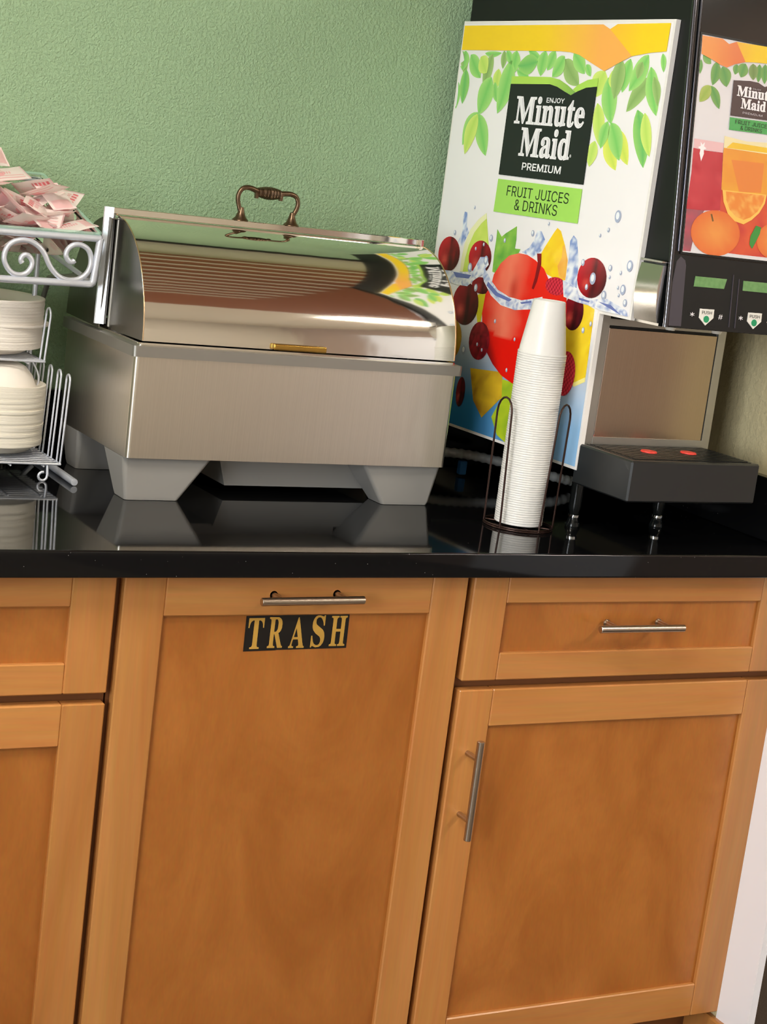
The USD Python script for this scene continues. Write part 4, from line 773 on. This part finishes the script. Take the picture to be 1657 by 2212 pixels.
def packet_mesh(seed, pepper=False):
    w, hgt = .062, .040; nx, ny = 31, 21; rnd = random.Random(seed); V = []; C = []
    for side_ in (1, -1):
        for j in range(ny):
            for i in range(nx):
                x, y = (i/(nx-1)-.5), (j/(ny-1)-.5); puff = max(0, (1-(2*x*1.08)**4))*max(0, (1-(2*y)**2))*.0028
                cr = .0006*math.sin(x*9+seed) + .0004*math.sin(y*13+seed*2)
                V.append((x*w, y*hgt, side_*puff+cr*.6)); c = PK[0]
                if pepper:
                    if side_ < 0: c = S(246, 240, 238)
                else:
                    k = seed % 4
                    if k in (0, 1) and x > .18 and abs(y) < .4: c = mixc(PK[1], PK[0], .35)
                    if k in (0, 2) and -.42 < x < .02 and y > .12 and y < .32: c = PK[2] if (i*5+seed) % 3 else PK[0]
                    if k in (1, 3) and (x+.22)**2*2.4+y*y < .045: c = PK[1]
                    if k == 3 and y < -.15 and (j % 3 == 0) and abs(x) < .4: c = mixc(PK[2], PK[0], .5)
                    if k == 2 and (x-.22)**2*2.4+(y+.05)**2 < .06: c = PK[3]
                    if abs(y) < .06 and -.4 < x < .1 and k != 1 and (i % 2): c = mixc(PK[2], PK[0], .35)
                    if abs(x) > .46: c = PK[3]
                C.append(c)
    F = []; o = nx*ny
    for j in range(ny-1):
        for i in range(nx-1):
            a = j*nx+i; F += [(a, a+1, a+nx+1), (a, a+nx+1, a+nx), (o+a, o+a+nx+1, o+a+1), (o+a, o+a+nx, o+a+nx+1)]
    return trimesh.Trimesh(np.array(V), np.array(F), process=False), np.array(C)
protos = []; rng = random.Random(21)
def tray_at(s, t, hgt): # s 0 right .. 1 left, t 0 front .. 1 back
    p = (TR0*(1-s)+TR1*s)*(1-t) + (TR3*(1-s)+TR2*s)*t; return p + np.array([0, 0, hgt])
spots = []
for lay in range(8):
    m = (16, 18, 18, 18, 18, 17, 14, 9)[lay]
    for i in range(m):
        k = max(.06, .27-.04*lay) if lay < 5 else .04+.07*(lay-5)
        s = k*.55 + (1-1.1*k)*((i+rng.random()*.8)/m); t = rng.uniform(.16, .72) if lay < 5 else rng.uniform(.25, .82)
        hh = -.044 + lay*.0105 + (.0 if lay < 5 else (s-.12)*.035)
        if lay >= 5 and s < .17 and t > .5: t -= .28
        spots.append((s, t, hh, lay))
for i in range(11): spots.append((.06+i*.05, .14+.12*(i % 3), -.004+.004*(i % 2), 4))
for i, (s, t, hh, lay) in enumerate(spots):
    loc = tray_at(s, t, hh); k = i % 4
    rot = (17+rng.gauss(0, 10 if lay < 4 else 22), rng.gauss(0, 9 if lay < 4 else 18), rng.uniform(-70, 70) + (180 if rng.random() < .3 else 0))
    if k >= len(protos):
        p = thing('sweetener_packet', 'pink and white sweetener packet heaped in the clear tray', 'packet', loc, rot, 'sweetener packets heaped in the tray'); m_, c_ = packet_mesh(k)
        obj('paper', m_, PACKET, p, colors=c_); protos.append(p)
    else: copy_of(protos[k], loc, rot)
pp = thing('sweetener_packet', 'white packet printed PEPPER standing up at the back of the heap', 'packet', (-.093, .535, 1.362), (66, 6, 14)); m_, c_ = packet_mesh(5, True); obj('paper', m_, PACKET, pp, colors=c_)
t_ = meshkit.text_mesh('PEPPER', .0058, .0003, True); t_.apply_translation((-.004, -.006, .0031)); obj('printed_word', t_, plain('pepper_ink', S(206, 160, 160), .5), pp, False)

# ------------------------------------------------------------------ plates and bowls on the rack
PX, PY = -.079, .53
pl = thing('plate', 'bottom plate of the white foam plate stack on the middle rack tier', 'plate', (PX, PY, 1.0875), group='white foam plates on the middle tier')
obj('dish', lathe([(0, 0), (.066, 0), (.073, .0018), (.088, .0105), (.0955, .0128), (.0994, .0112), (.1000, .0130), (.0994, .0147), (.0955, .0148), (.087, .0124), (.072, .0036), (.066, .0018), (0, .0018)], 64), FOAM_W, pl, 40)
for i in range(1, 30):
    z = 1.0875+i*.0024; dx = random.uniform(-.0004, .0004)
    lab = 'white foam plate in the stack on the middle rack tier'
    if i == 14: dx, lab = .0095, 'white foam plate jutting out to the right halfway up the stack'
    if i == 29: lab = 'topmost white foam plate on the middle rack tier'
    copy_of(pl, (PX+dx, PY+random.uniform(-.0004, .0004), z), (0, 0, (i*53) % 360), lab)
BXc, BYc = -.0565, .485
bw = thing('bowl', 'bottom bowl of the off-white bowl stack on the lower rack tier', 'bowl', (BXc, BYc, .9435), group='off-white bowls on the lower tier')
obj('shell', lathe([(0, 0), (.052, 0), (.060, .003), (.0725, .0135), (.0770, .0135), (.0776, .0150), (.0774, .0185), (.0745, .0190), (.0705, .0160), (.059, .005), (.052, .0022), (0, .0022)], 64), FOAM, bw, 40)
nb = 23
for i in range(1, nb):
    z = .9435 + i*.00375 + (.0012 if i >= 6 else 0) + (.001 if i >= 14 else 0)
    copy_of(bw, (BXc+random.uniform(-.0009, .0009), BYc+random.uniform(-.0009, .0009), z), (random.uniform(-.3, .3), random.uniform(-.3, .3), i*41 % 360), 'off-white bowl in the stack on the lower rack tier' if i < nb-1 else 'topmost upright bowl of the lower stack, holding the upturned bowl')
ub = thing('bowl', 'upturned white bowl resting like a dome on top of the bowl stack', 'bowl', (BXc, BYc, 1.0345))
obj('shell', lathe([(.064, 0), (.0615, .0), (.060, .006), (.054, .022), (.044, .034), (.036, .0385), (0, .0385), (0, .0405), (.037, .0405), (.046, .036), (.0565, .0235), (.0628, .007)], 64), FOAM_W, ub, 40)
